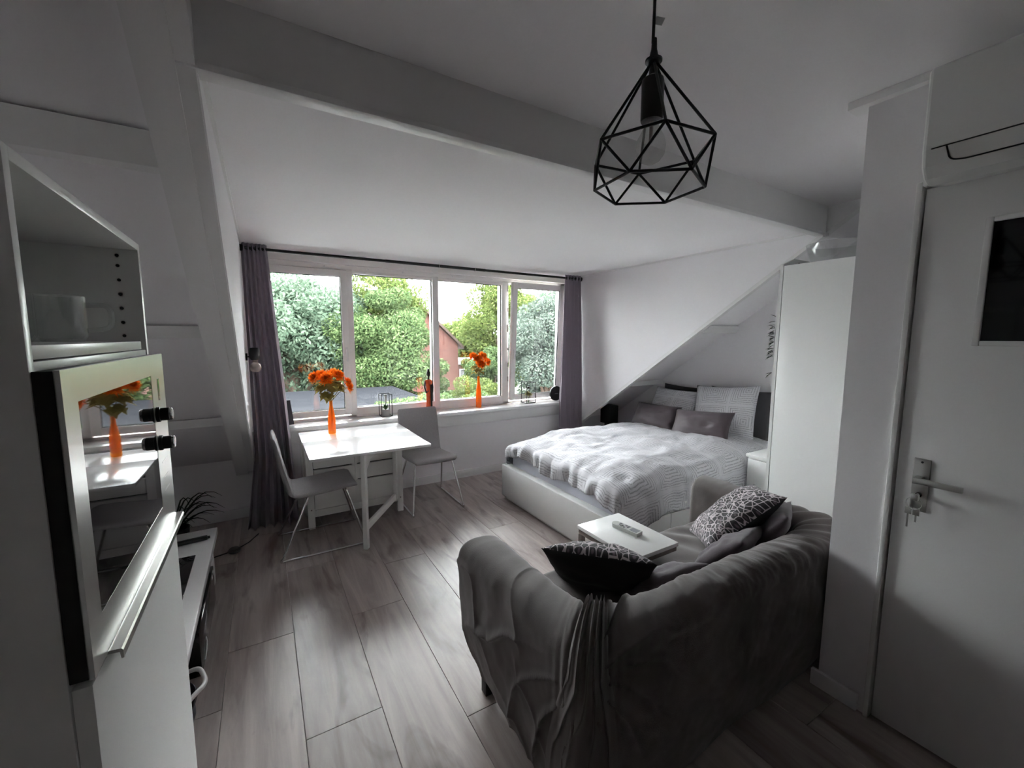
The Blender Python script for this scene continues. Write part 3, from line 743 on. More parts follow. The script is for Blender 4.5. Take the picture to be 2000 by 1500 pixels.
box('top_rail', (.300, cy + .006, .625), (.972, cy + .036, TZ - .020), WPAINT, tt, .002)
box('end_panel', (.262, cy + .042, .12), (.282, 3.925, .70), WPAINT, tt); box('end_panel', (.992, cy + .042, .12), (1.012, 3.925, .70), WPAINT, tt)
box('drawer_gap_shade', (.30, cy + .034, .11), (.972, cy + .044, .70), BLACK, tt)  # black sheet added so the gaps between the drawers look shaded
box('centre_stile', (.600, cy + .010, .152), (.640, cy + .036, .625), WPAINT, tt, .001)
for ca, cb in ((.304, .616), (.624, .968)):
    zz = .158
    for hgt in (.205, .135, .115):
        box('drawer', (ca, cy + .002, zz), (cb, cy + .030, zz + hgt - .013), WPAINT, tt, .002); zz += hgt
# swinging gate
g0, g1 = Vector((.955, 3.585, 0)), Vector((.586, 3.075, 0))
dv = (g1 - g0).normalized(); nn = Vector((-dv.y, dv.x, 0))
gate = bm = bmesh.new()
gt = None
def gbar(name, a, b, z0a, z1a, z0b, z1b, th=.021, par=None):
    bm = bmesh.new(); V = []
    for p, za, zt in ((a, z0a, z1a), (b, z0b, z1b)):
        for s in (-1, 1):
            for z in (za, zt): V.append(bm.verts.new((p.x + nn.x * th * s, p.y + nn.y * th * s, z)))
    for f in ((0, 1, 3, 2), (4, 6, 7, 5), (0, 2, 6, 4), (1, 5, 7, 3), (0, 4, 5, 1), (2, 3, 7, 6)): bm.faces.new([V[i] for i in f])
    bmesh.ops.recalc_face_normals(bm, faces=bm.faces)
    bmesh.ops.bevel(bm, geom=list(bm.edges), offset=.003, segments=2, profile=.5, affect='EDGES')
    return bm2(name, bm, WPAINT, par or tt, auto=.6)
gp = gbar('gate_post', g1 + dv * .018, g1 - dv * .020, 0, TZ - .020, 0, TZ - .020, .017)
gbar('gate_post', g0 + dv * .040, g0, .14, TZ - .020, .14, TZ - .020, .016)
gbar('gate_rail', g1 - dv * .024, g0 + dv * .047, TZ - .075, TZ - .0205, TZ - .075, TZ - .0205, .013)
gbar('gate_rail', g1 - dv * .024, g0 + dv * .047, .135, .185, .145, .195, .013)
gbar('gate_brace', g1 - dv * .02, g1 - dv * .09, TZ - .15, TZ - .06, TZ - .09, TZ - .06, .012)
lathe('bolt', [(0, 0), (.006, 0), (.005, .003), (0, .003)], (g1.x - nn.x * .022 , g1.y - nn.y * .022 - .002, .165), STEELD, gp, 10, M=Matrix.Rotation(PI / 2, 3, 'X'))

# ------------------------------------------------------------------ chairs
def make_chair(loc, rotz, label):
    t = thing('dining_chair', label, 'chair', loc, rotz, 'grey dining chairs at the gateleg table')
    B = ROOT[t.name]
    def loft(name, cl, ws, ths):
        n = len(cl); seg = 24; rings = np.zeros((seg, n, 3))
        for i in range(n):
            a = Vector(cl[max(i - 1, 0)]); b = Vector(cl[min(i + 1, n - 1)]); tn = (b - a).normalized(); nr = Vector((-tn.y, tn.x))
            for k in range(seg):
                an = 2 * PI * k / seg; cx, sx = math.cos(an), math.sin(an)
                ex = math.copysign(abs(cx) ** .35, cx) * ws[i]; et = math.copysign(abs(sx) ** .7, sx) * ths[i]
                bow = .012 * (ex / .2) ** 2
                rings[k, i] = (ex, cl[i][0] + nr.x * (et + bow), cl[i][1] + nr.y * (et + bow))
        o = grid_mesh(name, rings, FAB_CH, t, closed_u=True, local=True)
        bm = bmesh.new(); bm.from_mesh(o.data)
        bmesh.ops.holes_fill(bm, edges=[e for e in bm.edges if e.is_boundary]); bmesh.ops.recalc_face_normals(bm, faces=bm.faces); bm.to_mesh(o.data); bm.free()
        return o
    arc = []
    for q in range(7):
        an = -PI / 2 + (PI / 2 - .24) * q / 6
        arc.append((.155 + .06 * math.cos(an), .4875 + .06 * math.sin(an)))
    seatc = [(-.235, .440), (-.228, .448), (-.21, .452), (-.14, .449), (-.05, .440), (.04, .432), (.11, .429)] + arc[:4]
    loft('seat', seatc, [.180, .196, .204, .208, .208, .207, .206, .205, .204, .203, .202], [.010, .018, .022, .024, .024, .023, .022, .021, .020, .019, .018])
    bx, bz = arc[-1]
    backc = arc[3:] + [(bx + .018, bz + .075), (bx + .034, bz + .15), (bx + .050, bz + .23), (bx + .064, bz + .305), (bx + .074, bz + .355), (bx + .080, bz + .378), (bx + .082, bz + .388)]
    n = len(backc)
    loft('backrest', backc, [.202, .202, .202, .202, .201, .200, .200, .199, .196, .19, .178][:n], [.018, .018, .017, .017, .017, .016, .016, .015, .014, .011, .005][:n])
    for s in (-1, 1):
        fx = .235 * s; sx = .175 * s
        for pts, nm in (([(sx, -.165, .425), (fx, -.285, .012)], 'leg'), ([(sx, .09, .415), (fx, .275, .012)], 'leg'), ):
            tube(nm, fillet([pts[0], pts[1]], .01), .0085, CHROME, t, 10, local=True)
        tube('runner', fillet([(fx * .998, -.280, .03), (fx, -.292, .009), (fx, .285, .009), (fx * .998, .272, .03)], .02), .0085, CHROME, t, 10, local=True)
    tube('crossbar', [(-.175, -.165, .424), (.175, -.165, .424)], .008, CHROME, t, 8, local=True)
    tube('crossbar', [(-.175, .09, .409), (.175, .09, .409)], .008, CHROME, t, 8, local=True)
    return t
make_chair((1.285, 3.700, 0), 0, 'grey upholstered chair with chrome runners, under the window, facing the camera')
make_chair((.318, 3.390, 0), PI / 2, 'grey upholstered chair seen side-on at the left end of the white table')

# ------------------------------------------------------------------ flowers, vases, lanterns, figurine
def petal_head(name, c, r, mat, parent, n=70, axis=Vector((0, 0, 1))):
    bm = bmesh.new(); q = Vector((0, 0, 1)).rotation_difference(axis.normalized())
    for k in range(n):
        f = k / n; el = math.radians(85 - 100 * f ** .8) ; az = k * 2.39996
        d = Vector((math.cos(az) * math.cos(el), math.sin(az) * math.cos(el), math.sin(el)))
        ln = r * (.70 + .38 * f) * random.uniform(.72, 1.18); side = d.cross(Vector((0, 0, 1)) if abs(d.z) < .95 else Vector((1, 0, 0))).normalized(); up = side.cross(d)
        w = r * .10
        pts = [d * ln * .15, d * ln * .6 + side * w + up * r * .05, d * ln + up * r * .18, d * ln * .6 - side * w + up * r * .05]
        v = [bm.verts.new(Vector(c) + (q @ p)) for p in pts]
        bm.faces.new((v[0], v[1], v[2])); bm.faces.new((v[0], v[2], v[3]))
    me = bpy.data.meshes.new(name); bm.to_mesh(me); bm.free()
    return link(name, me, mat, parent)
def leaf(name, a, d, ln, w, mat, parent, droop=.3):
    d = Vector(d).normalized(); side = d.cross(Vector((0, 0, 1))).normalized(); up = side.cross(d)
    bm = bmesh.new(); rows = []
    for q in range(6):
        t = q / 5; c = Vector(a) + d * ln * t - Vector((0, 0, 1)) * droop * ln * t * t
        ww = w * math.sin(PI * min(1, t * .9 + .08)) * (1 + .35 * math.sin(q * 2.6))
        rows.append([bm.verts.new(c + side * ww + up * ww * .35), bm.verts.new(c), bm.verts.new(c - side * ww + up * ww * .35)])
    for q in range(5):
        for k in range(2): bm.faces.new((rows[q][k], rows[q][k + 1], rows[q + 1][k + 1], rows[q + 1][k]))
    me = bpy.data.meshes.new(name); bm.to_mesh(me); bm.free()
    return link(name, me, mat, parent, smooth=True)
def bouquet(c, h, rad, heads, r, label, nleaf, leaf_l):
    vz = thing('flower_vase', 'orange glass bottle vase ' + label, 'vase', c)
    k = rad
    lathe('bottle', [(0, 0), (k, 0), (k * 1.06, .008), (k * 1.08, h * .35), (k * .95, h * .55), (k * .60, h * .74), (k * .46, h * .85), (k * .44, h * .97), (k * .52, h), (k * .38, h), (k * .34, h * .86), (k * .85, h * .52), (k * .96, h * .3), (k * .9, .02), (0, .015)], c, AMBER, vz, 28)
    fl = thing('flower_bunch', 'orange artificial flowers in the ' + label.replace('standing ', 'vase '), 'flowers', (c[0], c[1], c[2] + .02))
    top = Vector((c[0], c[1], c[2] + h))
    for (dx, dy, dz) in heads:
        p = top + Vector((dx, dy, dz))
        st = tube('stem', [(c[0] + dx * .02, c[1] + dy * .02, c[2] + .025), top + Vector((dx * .03, dy * .03, -.01)), top + Vector((dx * .45, dy * .45, dz * .55)), p], .0028, OLIVE, fl, 6)
        petal_head('flower_head', p, r * random.uniform(.9, 1.12), ORANGEP, fl, 190, Vector((dx * 1.6, dy * 1.6 - .04, .09)))
    for q in range(nleaf):
        a = 2 * PI * q / nleaf + random.uniform(-.2, .2); zz = random.uniform(.05, .19)
        leaf('leaf', top + Vector((math.cos(a) * .02, math.sin(a) * .02, zz * .9)), (math.cos(a), math.sin(a), random.uniform(-.35, .25)), leaf_l * random.uniform(.75, 1.1), leaf_l * .28, OLIVEL, fl, random.uniform(.1, .35))
    return vz
bouquet((.484, 3.838, TZ), .285, .029, [(-.115, -.02, .205), (-.035, -.06, .195), (.035, .05, .225), (.055, -.03, .215), (.135, .0, .15), (-.06, .07, .215), (.145, .02, .105)], .058, 'standing on the white table', 46, .125)
bouquet((2.118, 4.30, .752), .36, .030, [(-.02, -.03, .20), (.045, -.01, .225), (-.055, .02, .225), (.105, .01, .16), (.0, -.05, .14)], .062, 'standing on the window sill', 24, .085)
def lantern(c, w, h, label, kind):
    t = thing('wire_lantern', label, 'lantern', c, group=None)
    x, y, z = c; r = .0040; q = w / 2
    for sx in (-1, 1):
        for sy in (-1, 1): tube('upright', [(x + sx * q, y + sy * q, z + r), (x + sx * q, y + sy * q, z + h)], r, BLACKM, t, 6)
    for zz in (z + r, z + h):
        tube('frame_ring', [(x - q, y - q, zz), (x + q, y - q, zz), (x + q, y + q, zz), (x - q, y + q, zz)], r, BLACKM, t, 6, True)
    box('base_plate', (x - q, y - q, z + .0005), (x + q, y + q, z + .004), BLACKM if kind else CLEAR, t)
    p = thing('potted_succulent', ('pale yellow blossom inside the wire lantern near right curtain' if kind else 'small green succulent in grey pot inside wire lantern'), 'plant', (x, y, z + .0042))
    if kind:
        tube('stem', [(x, y, z + .004), (x, y, z + .07)], .006, GREEN, p)
        for k in range(5): petal_head('blossom', (x + .02 * math.cos(k * 1.26), y + .02 * math.sin(k * 1.26), z + .095 + .018 * (k % 2)), .042, CREAM, p, 60)
        tube('wick_post', [(x, y, z + .08), (x, y, z + .22)], .003, BLACKM, t, 6)
        lathe('wick_cup', [(0, 0), (.012, .004), (.014, .03), (0, .036)], (x, y, z + .17), BLACKM, t, 12)
    else:
        lathe('pot', [(0, 0), (.036, 0), (.044, .035), (.036, .068), (.03, .066), (0, .06)], (x, y, z + .0042), POT, p, 20)
        for k in range(16):
            a = k * 2.4; e = .5 + .9 * (k / 16)
            leaf('leaf', (x, y, z + .064), (math.cos(a) * math.cos(e), math.sin(a) * math.cos(e), math.sin(e)), .062, .010, GREEN, p, -.1)
        for k in range(3): tube('flower_spike', [(x, y, z + .07), (x + .006 * k, y + .004 * k, z + .17), (x + .010 * k - .01, y, z + .225)], [.003, .004, .007], BTNW, p, 6)
lantern((1.055, 4.29, .752), .105, .225, 'thin black wire lantern on the sill between table and chair', 0)
lantern((2.80, 4.30, .752), .125, .255, 'thin black wire lantern on the sill near the right curtain', 1)
fg = thing('figurine', 'slim statuette in an orange robe on the window sill', 'figurine', (1.52, 4.30, .752))
fx, fy, fz = 1.52, 4.30, .752
nu = 24; prof = [(0, .030, .028), (.01, .034, .030), (.08, .031, .028), (.16, .030, .027), (.22, .035, .029), (.26, .030, .025), (.29, .034, .026), (.325, .040, .026), (.345, .036, .022), (.352, .012, .012)]
P = np.zeros((nu, len(prof), 3))
for j, (z, a, b) in enumerate(prof):
    for i in range(nu):
        an = 2 * PI * i / nu; fold = 1 + .06 * math.sin(5 * an + z * 30)
        P[i, j] = (fx + a * math.cos(an) * fold + .006 * math.sin(z * 9), fy + b * math.sin(an) * fold, fz + z)
grid_mesh('robe', P, ROBE, fg, closed_u=True)
bm = bmesh.new()
lathe_bm(bm, [(0, .345), (.012, .345), (.009, .365), (.009, .385), (.016, .393), (.021, .41), (.019, .43), (.012, .442), (.013, .452), (.011, .465), (0, .470)], (fx, fy, fz), 18, sy=1.15)
bm2('head', bm, SKIN, fg, auto=1.)
for s in (-1, 1):
    tube('arm', [(fx + s * .036, fy, fz + .335), (fx + s * .046, fy - .004, fz + .27), (fx + s * .034, fy - .024, fz + .21), (fx + s * .012, fy - .034, fz + .235)], [.010, .009, .008, .006], SKIN, fg, 8)
box('sash_cloth', (fx + .008, fy - .035, fz + .03), (fx + .030, fy - .026, fz + .30), SKIN, fg, .004)
ds = thing('disc_speaker', 'round black disc speaker standing on sill beside right curtain', 'speaker', (3.20, 4.26, .752))
lathe('disc', [(0, -.014), (.088, -.014), (.094, -.008), (.094, .008), (.088, .014), (0, .014)], (3.200, 4.27, .752 + .0945), BLACK, ds, 40, M=Matrix.Rotation(PI / 2, 3, 'X'))
for k in range(7):
    box('logo_letter', (3.173 + k * .008, 4.2545, .840 ), (3.178 + k * .008, 4.2562, .847 + .003 * (k % 2)), BTN, ds)
sl = thing('leaning_panel', 'dark slate panel leaning upright on sill beside left curtain', 'panel', (.19, 4.24, .752))
bm = bmesh.new(); box_bm(bm, (-.035, -.006, 0), (.035, .006, .225), .003); bmesh.ops.rotate(bm, verts=bm.verts, cent=(0, 0, 0), matrix=Matrix.Rotation(-.16, 3, 'X') @ Matrix.Rotation(-.10, 3, 'Y'))
bmesh.ops.translate(bm, verts=bm.verts, vec=(.185, 4.26, .756)); bm2('board', bm, SLATE, sl, auto=.6)
# small black speaker in the alcove behind the bed
bs = thing('bedside_speaker', 'small black box speaker in dark corner behind the bed', 'speaker', (3.66, 3.8, .0))
box('stand', (3.64, 3.72, .0), (3.72, 3.84, .50), BLACKM, bs, .002); box('cabinet', (3.605, 3.72, .50), (3.755, 3.88, .72), BLACK, bs, .006); box('grille', (3.612, 3.716, .51), (3.748, 3.721, .71), BLACKM, bs, .002)

# ------------------------------------------------------------------ bed
BX0, BX1, BY0, BY1, BH = 1.935, 4.12, 1.93, 3.43, .335
bd = thing('bed', 'white storage bed frame with drawers, its foot facing left', 'bed', (3.0, 2.68, 0))
box('footboard', (BX0, BY0, .035), (BX0 + .024, BY1, BH), LAM, bd, .003)
box('foot_ledge', (BX0 + .022, BY0 + .02, BH - .030), (BX0 + .10, BY1 - .02, BH - .004), LAM, bd, .002)
box('plinth', (BX0 + .03, BY0 + .03, 0), (BX1, BY1 - .03, .045), LAM, bd)
box('side_rail', (BX0 + .024, BY0, BH - .055), (BX1, BY0 + .022, BH), LAM, bd, .002)
box('side_rail', (BX0 + .024, BY1 - .022, .035), (BX1, BY1, BH), LAM, bd, .002)
for a, b in ((BX0 + .03, 2.505), (2.512, 3.30), (3.307, BX1 - .01)):
    box('drawer', (a, BY0 - .004, .045), (b, BY0 + .016, BH - .060), LAM, bd, .002)
box('slat_base', (BX0 + .03, BY0 + .024, .20), (BX1, BY1 - .024, .235), LAM, bd)
mt = box('mattress', (2.02, BY0 + .035, .236), (4.11, BY1 - .03, .485), SHEET, None, .05, 5)
tag(mt, 'thick mattress in pale blue-grey sheet on the white bed', 'mattress')
# duvet
nu, nv = 150, 130
LA, LB = 2.22, 2.05          # flat size along X and Y
P = np.zeros((nu, nv, 3)); U = np.zeros((nu, nv, 2))
ex, ey0, ey1 = 2.055, BY0 + .11, BY1 - .075
def bend(d, r=.075):
    """cloth past an edge: returns (outward, down)"""
    if d <= 0: return d, 0.
    L = r * PI / 2
    if d < L: return r * math.sin(d / r), r * (1 - math.cos(d / r))
    return r + .10 * (d - L), r + (d - L) * .985
for i in range(nu):
    a = -.17 + LA * i / (nu - 1)           # along X from the foot edge, negative hangs over
    for j in range(nv):
        b = -.34 + LB * j / (nv - 1)
        w1 = .018 * fbm(a * 3.2, b * 3.2, 1.7) + .010 * fbm(a * 8, b * 8, 4.)
        da = -a; 
        oa, za = bend(da, .06)
        db0 = -b; db1 = b - (ey1 - ey0)
        x = ex - oa
        if db0 > 0: ob, zb_ = bend(db0); y = ey0 - ob
        elif db1 > 0: ob, zb_ = bend(db1); y = ey1 + ob
        else: zb_ = 0.; y = ey0 + b
        puff = .055 * min(1., max(0., (a + .02) / .5)) + .012 * math.sin(a * 5 + b * 3)
        tile = .010 * (abs(math.sin(PI * a / .36)) * abs(math.sin(PI * b / .36)))
        edge = .03 * min(1, max(0, min(b, (ey1 - ey0) - b) / .2)) if 0 < b < ey1 - ey0 else 0
        z = .520 + puff + edge + tile + w1 - max(za, zb_) - .25 * min(za, zb_)
        if da > 0:                                       # gathered hem at the foot
            x += (.050 * fbm(b * 5.5, a * 2, 21.) + .022 * fbm(b * 15, a * 3, 22.)) * min(1, da / .12)
            z += (.020 * math.sin(b * 6 + 1) + .03 * fbm(b * 4, 0., 30.)) * min(1, da / .12)
        if db0 > 0:
            y += (.045 * fbm(a * 3.5, b * 1.5, 24.) - .010 * math.sin(a * 9)) * min(1, db0 / .25)
            z += .020 * math.sin(a * 6 + .5) * min(1, db0 / .3)
            y -= .02 * min(1, db0 / .3)
        if db1 > 0: y += .012 * math.sin(a * 13) * min(1, db1 / .2); z = max(z, .30)
        z = max(z, .25); P[i, j] = (x if da > 0 else ex + a, y, z); U[i, j] = (a + .05, b + .18)
dv_ = grid_mesh('duvet', P, DUVET, None, uv=U, base=(3.0, 2.68, .30))
sm = dv_.modifiers.new('s', 'SOLIDIFY'); sm.thickness = .022; sm.offset = 1
tag(dv_, 'white duvet with grey concentric line squares spread over the bed', 'duvet')
# pillows: local x = width, y = height, z = thickness (front)
def stand(c, w, tilt, rz=0, roll=0):
    """pillow standing against the gable wall: width along Y, leaning towards +X, front faces -X"""
    Mx = Matrix.Translation(Vector(c)) @ Matrix.Rotation(math.radians(rz), 4, 'Z') @ Matrix.Rotation(math.radians(tilt), 4, 'Y') @ Matrix.Rotation(math.radians(roll), 4, 'X')
    B = Matrix(((0, 0, -1, 0), (-1, 0, 0, 0), (0, 1, 0, 0), (0, 0, 0, 1)))
    return Mx @ B
pillow('bed_pillow', .64, .56, .15, DARKPIL, stand((4.045, 3.00, .745), .6, 12), seed=1, label='charcoal pillow at the far side, behind a line-patterned pillow', cat='pillow', group='bed pillows')
pillow('bed_pillow', .66, .56, .16, DARKPIL, stand((4.035, 2.37, .775), .6, 12, 2), seed=2, label='charcoal pillow at near side of bed, showing behind patterned pillow', cat='pillow', group='bed pillows')
pillow('bed_pillow', .62, .50, .15, PILLOWM, stand((3.885, 3.04, .765), .6, 30), seed=.3, label='line-patterned pillow farther from the camera, leaning low on bed', cat='pillow', group='bed pillows')
pillow('bed_pillow', .62, .60, .15, PILLOWM, stand((3.875, 2.43, .80), .6, 20, 6, -5), seed=.7, label='line-patterned square pillow nearer the camera, standing upright', cat='pillow', group='bed pillows')
pillow('bolster_cushion', .58, .30, .13, PURPLE, stand((3.645, 3.07, .70), .6, 32, 0, -2), seed=3, label='mauve satin cushion on bed, farther one of two', cat='cushion', group='mauve cushions on the bed')
pillow('bolster_cushion', .60, .32, .13, PURPLE, stand((3.625, 2.50, .705), .6, 30, 3, -5), seed=4, label='mauve satin cushion on bed, nearer one of two', cat='cushion', group='mauve cushions on the bed')

# ------------------------------------------------------------------ bedside cabinet and wardrobe
ns = thing('bedside_cabinet', 'low white cabinet between the bed and the wardrobe', 'cabinet', (3.7, 1.7, 0))
box('carcass', (3.37, 1.512, .0), (4.14, 1.875, .590), LAM, ns, .002); box('top', (3.350, 1.512, .592), (4.14, 1.885, .616), LAM, ns, .002)
box('door', (3.352, 1.52, .03), (3.369, 1.868, .578), LAM, ns, .002)
wd = thing('wardrobe', 'tall white wardrobe standing behind the partition beside the bed', 'wardrobe', (3.5, 1.15, 0))
box('side_panel', (2.905, .79, 0), (2.925, 1.468, 2.012), LAM, wd, .001); box('side_panel', (4.10, .79, 0), (4.12, 1.468, 2.012), LAM, wd, .001)
box('top_panel', (2.925, .79, 1.994), (4.10, 1.468, 2.012), LAM, wd, .001); box('back_panel', (2.925, .79, .0), (4.10, .80, 1.994), LAM, wd)
box('plinth', (2.925, 1.43, 0), (4.10, 1.45, .08), LAM, wd)
for a, b in ((2.905, 3.507), (3.511, 4.12)):
    dd = prism('door', [(a, .07), (b, .07), (b, 2.068), (a + (.135 if a < 3 else 0), 2.068), (a, 2.02 if a < 3 else 2.068)], 1, 1.472, 1.492, LAM, wd)
    if a < 3: 
        box('hinge_hole', (3.088, 1.469, 2.030), (3.096, 1.4715, 2.048), BLACK, dd); box('hinge_hole', (3.082, 1.469, 2.020), (3.088, 1.4715, 2.024), BLACK, dd)
ga = thing('leaf_garland', 'thin garland of small black-green leaves hanging on wardrobe front', 'garland', (2.93, 1.52, 1.30))
tube('cord', [(2.935, 1.505, 1.72), (2.93, 1.508, 1.5), (2.935, 1.505, 1.30)], .0012, DARKLEAF, ga, 5)
for k in range(34):
    z = 1.42 + .24 * random.random() if k < 29 else random.uniform(1.30, 1.72)
    s = random.choice((-1, 1))
    leaf('leaf', (2.925, 1.508, z), (s * .25 - .35, random.uniform(.5, 1.), random.uniform(-.5, .5)), random.uniform(.028, .05), .009, DARKLEAF, ga, .2)
bo = thing('glass_bowl', 'clear glass bowl standing on top of the white wardrobe', 'bowl', (2.985, 1.24, 2.0125))
lathe('bowl', [(0, 0), (.115, 0), (.135, .02), (.158, .115), (.153, .115), (.13, .024), (.11, .006), (0, .006)], (3.06, 1.25, 2.0125), CLEAR, bo, 40)

# ------------------------------------------------------------------ sofa with loose cover
sf = thing('sofa', 'two-seat sofa under a dark taupe suede throw cover', 'sofa', (1.6, 1.2, 0))
def sample(pts, counts):
    out = []
    for (a, b), n in zip(zip(pts, pts[1:]), counts):
        for k in range(n): t = k / n; out.append((a[0] + (b[0] - a[0]) * t, a[1] + (b[1] - a[1]) * t))
    out.append(pts[-1]); return np.array(out)
CNT = (170, 300, 110)
outer = sample([(.705, 1.625), (.700, .795), (2.49, .795), (2.49, 1.63)], CNT); inner = sample([(.905, 1.60), (.905, .975), (2.285, .975), (2.285, 1.60)], CNT)
def smooth(A, n):
    A = A.copy()
    for _ in range(n): A[1:-1] = .25 * A[:-2] + .5 * A[1:-1] + .25 * A[2:]
    return A
outer = smooth(outer, 80); inner = smooth(inner, 30)
NP = len(outer); ci = CNT[0]; cj = CNT[0] + CNT[1]
ds_ = np.hypot(*(np.diff(outer, axis=0).T)); arc_ = np.concatenate([[0], np.cumsum(ds_)]); s_corner = arc_[ci]; s_c2 = arc_[cj]
prof_n = 132
def prof(q, hem, top):
    """q 0..1 around the profile -> (t 0 outer..1 inner, z)"""
    if q < .55: t = q / .55; z = hem + (top - .085 - hem) * t; return (.22 * (1 - t) ** 2.2 - .04 * math.sin(PI * t)), z
    if q < .85:
        a = PI * (q - .55) / .30; c = math.cos(a)
        return .5 - .5 * math.copysign(abs(c) ** .8, c), top - .085 + .085 * math.sin(a) ** .75
    t = (q - .85) / .15; return 1., top - .085 - (top - .085 - .33) * t
def sofa_pt(fi, q):
    i0 = int(min(max(fi, 0), NP - 1)); i1 = min(i0 + 1, NP - 1); f = fi - i0
    o = outer[i0] * (1 - f) + outer[i1] * f; n_ = inner[i0] * (1 - f) + inner[i1] * f; s = arc_[i0] * (1 - f) + arc_[i1] * f - s_corner
    front = max(0., (-s - .55) / .28) if s < 0 else 0
    hem = .055 + .05 * front + .012 * math.sin(s * 9) + (.0 if s < 0 else -.03)
    top = .668 + .012 * math.sin(s * 2.2 + 1) + (.012 * math.exp(-(s / .12) ** 2))
    t, z = prof(q, hem, top)
    p = o * (1 - t) + n_ * t
    return p, z, s, (o - n_)
def sofa_disp(s, q, z):
    """wrinkles along the outward direction"""
    d = .010 * fbm(s * 2.2, z * 2.5, 3.1) + .005 * fbm(s * 7, z * 6, 7.)
    if q < .86:
        # folds that fan out of the knotted corner
        rz = (.64 - z) if q < .55 else (q - .55) * .35 * -1
        rr = math.hypot(s, rz); an = math.atan2(rz, abs(s) + .02)
        if s < 0:
            x = an * 8.5 + .9 * math.sin(rr * 6) + 1.5 * fbm(s * 1.6, z * 1.6, 11.)
            k = (1 - abs(math.sin(x))) ** 4; w = max(0., 1 - abs(rr - .46) / .46) ** .6
            low = min(1., max(.0, (.58 - z) / .16)) if q < .55 else .12
            d += .034 * w * low * (k - .12) * (.35 + 1.1 * min(1., abs(fbm(s * 3.0, z * 3.0, 2.)) * 2.2))
            d += .010 * (1 - abs(math.sin(s * 9 + z * 7 + 2 * fbm(s * 2, z * 2, 4.)))) ** 5 * (1 if q < .55 else .5)
        elif s < 1.5:
            x = an * 10 + .7 * math.sin(rr * 8) + 1.6 * fbm(s * 2.0, z * 2.0, 5.)
            k = (1 - abs(math.sin(x))) ** 3; w = math.exp(-(rr / .30) ** 2)
            d += .028 * w * (k - .2)
            d += .004 * fbm(s * 2.4, z * 5, 8.) * min(1, s / .4)
            if q >= .55: d += .0045 * fbm(s * 16, q * 9, 3.)
        # vertical gathers right at the corner
        d += .012 * math.exp(-(s / .09) ** 2) * math.sin(s * 2 * PI / .042) * (1 if q < .55 else .5)
    r2 = abs(s - (s_c2 - s_corner))
    if q > .5: d += .013 * math.exp(-(r2 / .22) ** 2) * math.sin((s + z * .6) * 55 + 4 * q)
    return d
rows = []
for i in range(NP):
    ring = []
    for j in range(prof_n):
        q = j / (prof_n - 1); p, z, s, nv_ = sofa_pt(i, q); d = sofa_disp(s, q, z)
        n2 = nv_ / (np.linalg.norm(nv_) + 1e-9)
        if q < .55: off = n2 * d; dz = 0
        elif q < .85:
            a = PI * (q - .55) / .30; off = n2 * d * math.cos(a); dz = d * math.sin(a)
        else: off = -n2 * d; dz = 0
        ring.append((p[0] + off[0], p[1] + off[1], z + dz))
    rows.append(ring)
P = np.array(rows)
def caps(ring, dirv):
    c = ring.mean(0); c[2] = .33; out = []
    for k, (sh, ofs) in enumerate(((.985, .012), (.93, .024), (.80, .030), (.55, .032), (.25, .033), (.02, .033))):
        r = c + (ring - c) * np.array([sh, 1, sh]) ; r[:, 1] = ring[:, 1] + (dirv * ofs) + (0 if sh > .9 else 0)
        out.append(r)
    return out
P = np.array([*caps(P[0].copy(), 1.)[::-1], *P, *caps(P[-1].copy(), 1.)])
grid_mesh('cover', P, SOFA, sf, flip=True)
# twisted gather of cloth over the near back corner
nu, nv = 81, 90; G = np.zeros((nu, nv, 3))
for j in range(nv):
    v = j / (nv - 1)
    q = .86 - .31 * min(1, v / .30) if v < .30 else .55 - .545 * (v - .30) / .70
    hw = .050 + .02 * v / .3 if v < .3 else .070 + .115 * ((v - .3) / .7) ** .7
    for i in range(nu):
        u = -1 + 2 * i / (nu - 1); ss = u * hw + .012 * math.sin(v * 6)
        k = int(np.searchsorted(arc_, s_corner + ss)); k = min(max(k, 1), NP - 1)
        fi = k - 1 + (s_corner + ss - arc_[k - 1]) / (arc_[k] - arc_[k - 1])
        p, z, s, nv_ = sofa_pt(fi, q); n2 = nv_ / np.linalg.norm(nv_)
        xx = u * (9 - 3 * v) + 2.5 * v + 1.3 * fbm(u * 1.4, v * 2.2, 2.); rid = 2 * (1 - abs(math.sin(xx))) ** 2.5 - .6 + .35 * math.sin(u * 23 - 4 * v) * (1 - v)
        lift = (.016 + .011 * rid * (1 - .25 * v)) * (1 - abs(u) ** 6) + .030 * math.exp(-((v - .22) / .16) ** 2) * (1 - u * u)
        if q < .55: G[i, j] = (p[0] + n2[0] * lift, p[1] + n2[1] * lift, z)
        else:
            a = PI * (q - .55) / .30; G[i, j] = (p[0] + n2[0] * lift * math.cos(a), p[1] + n2[1] * lift * math.cos(a), z + lift * max(.2, math.sin(a)))
grid_mesh('knotted_corner', G, SOFA, sf)
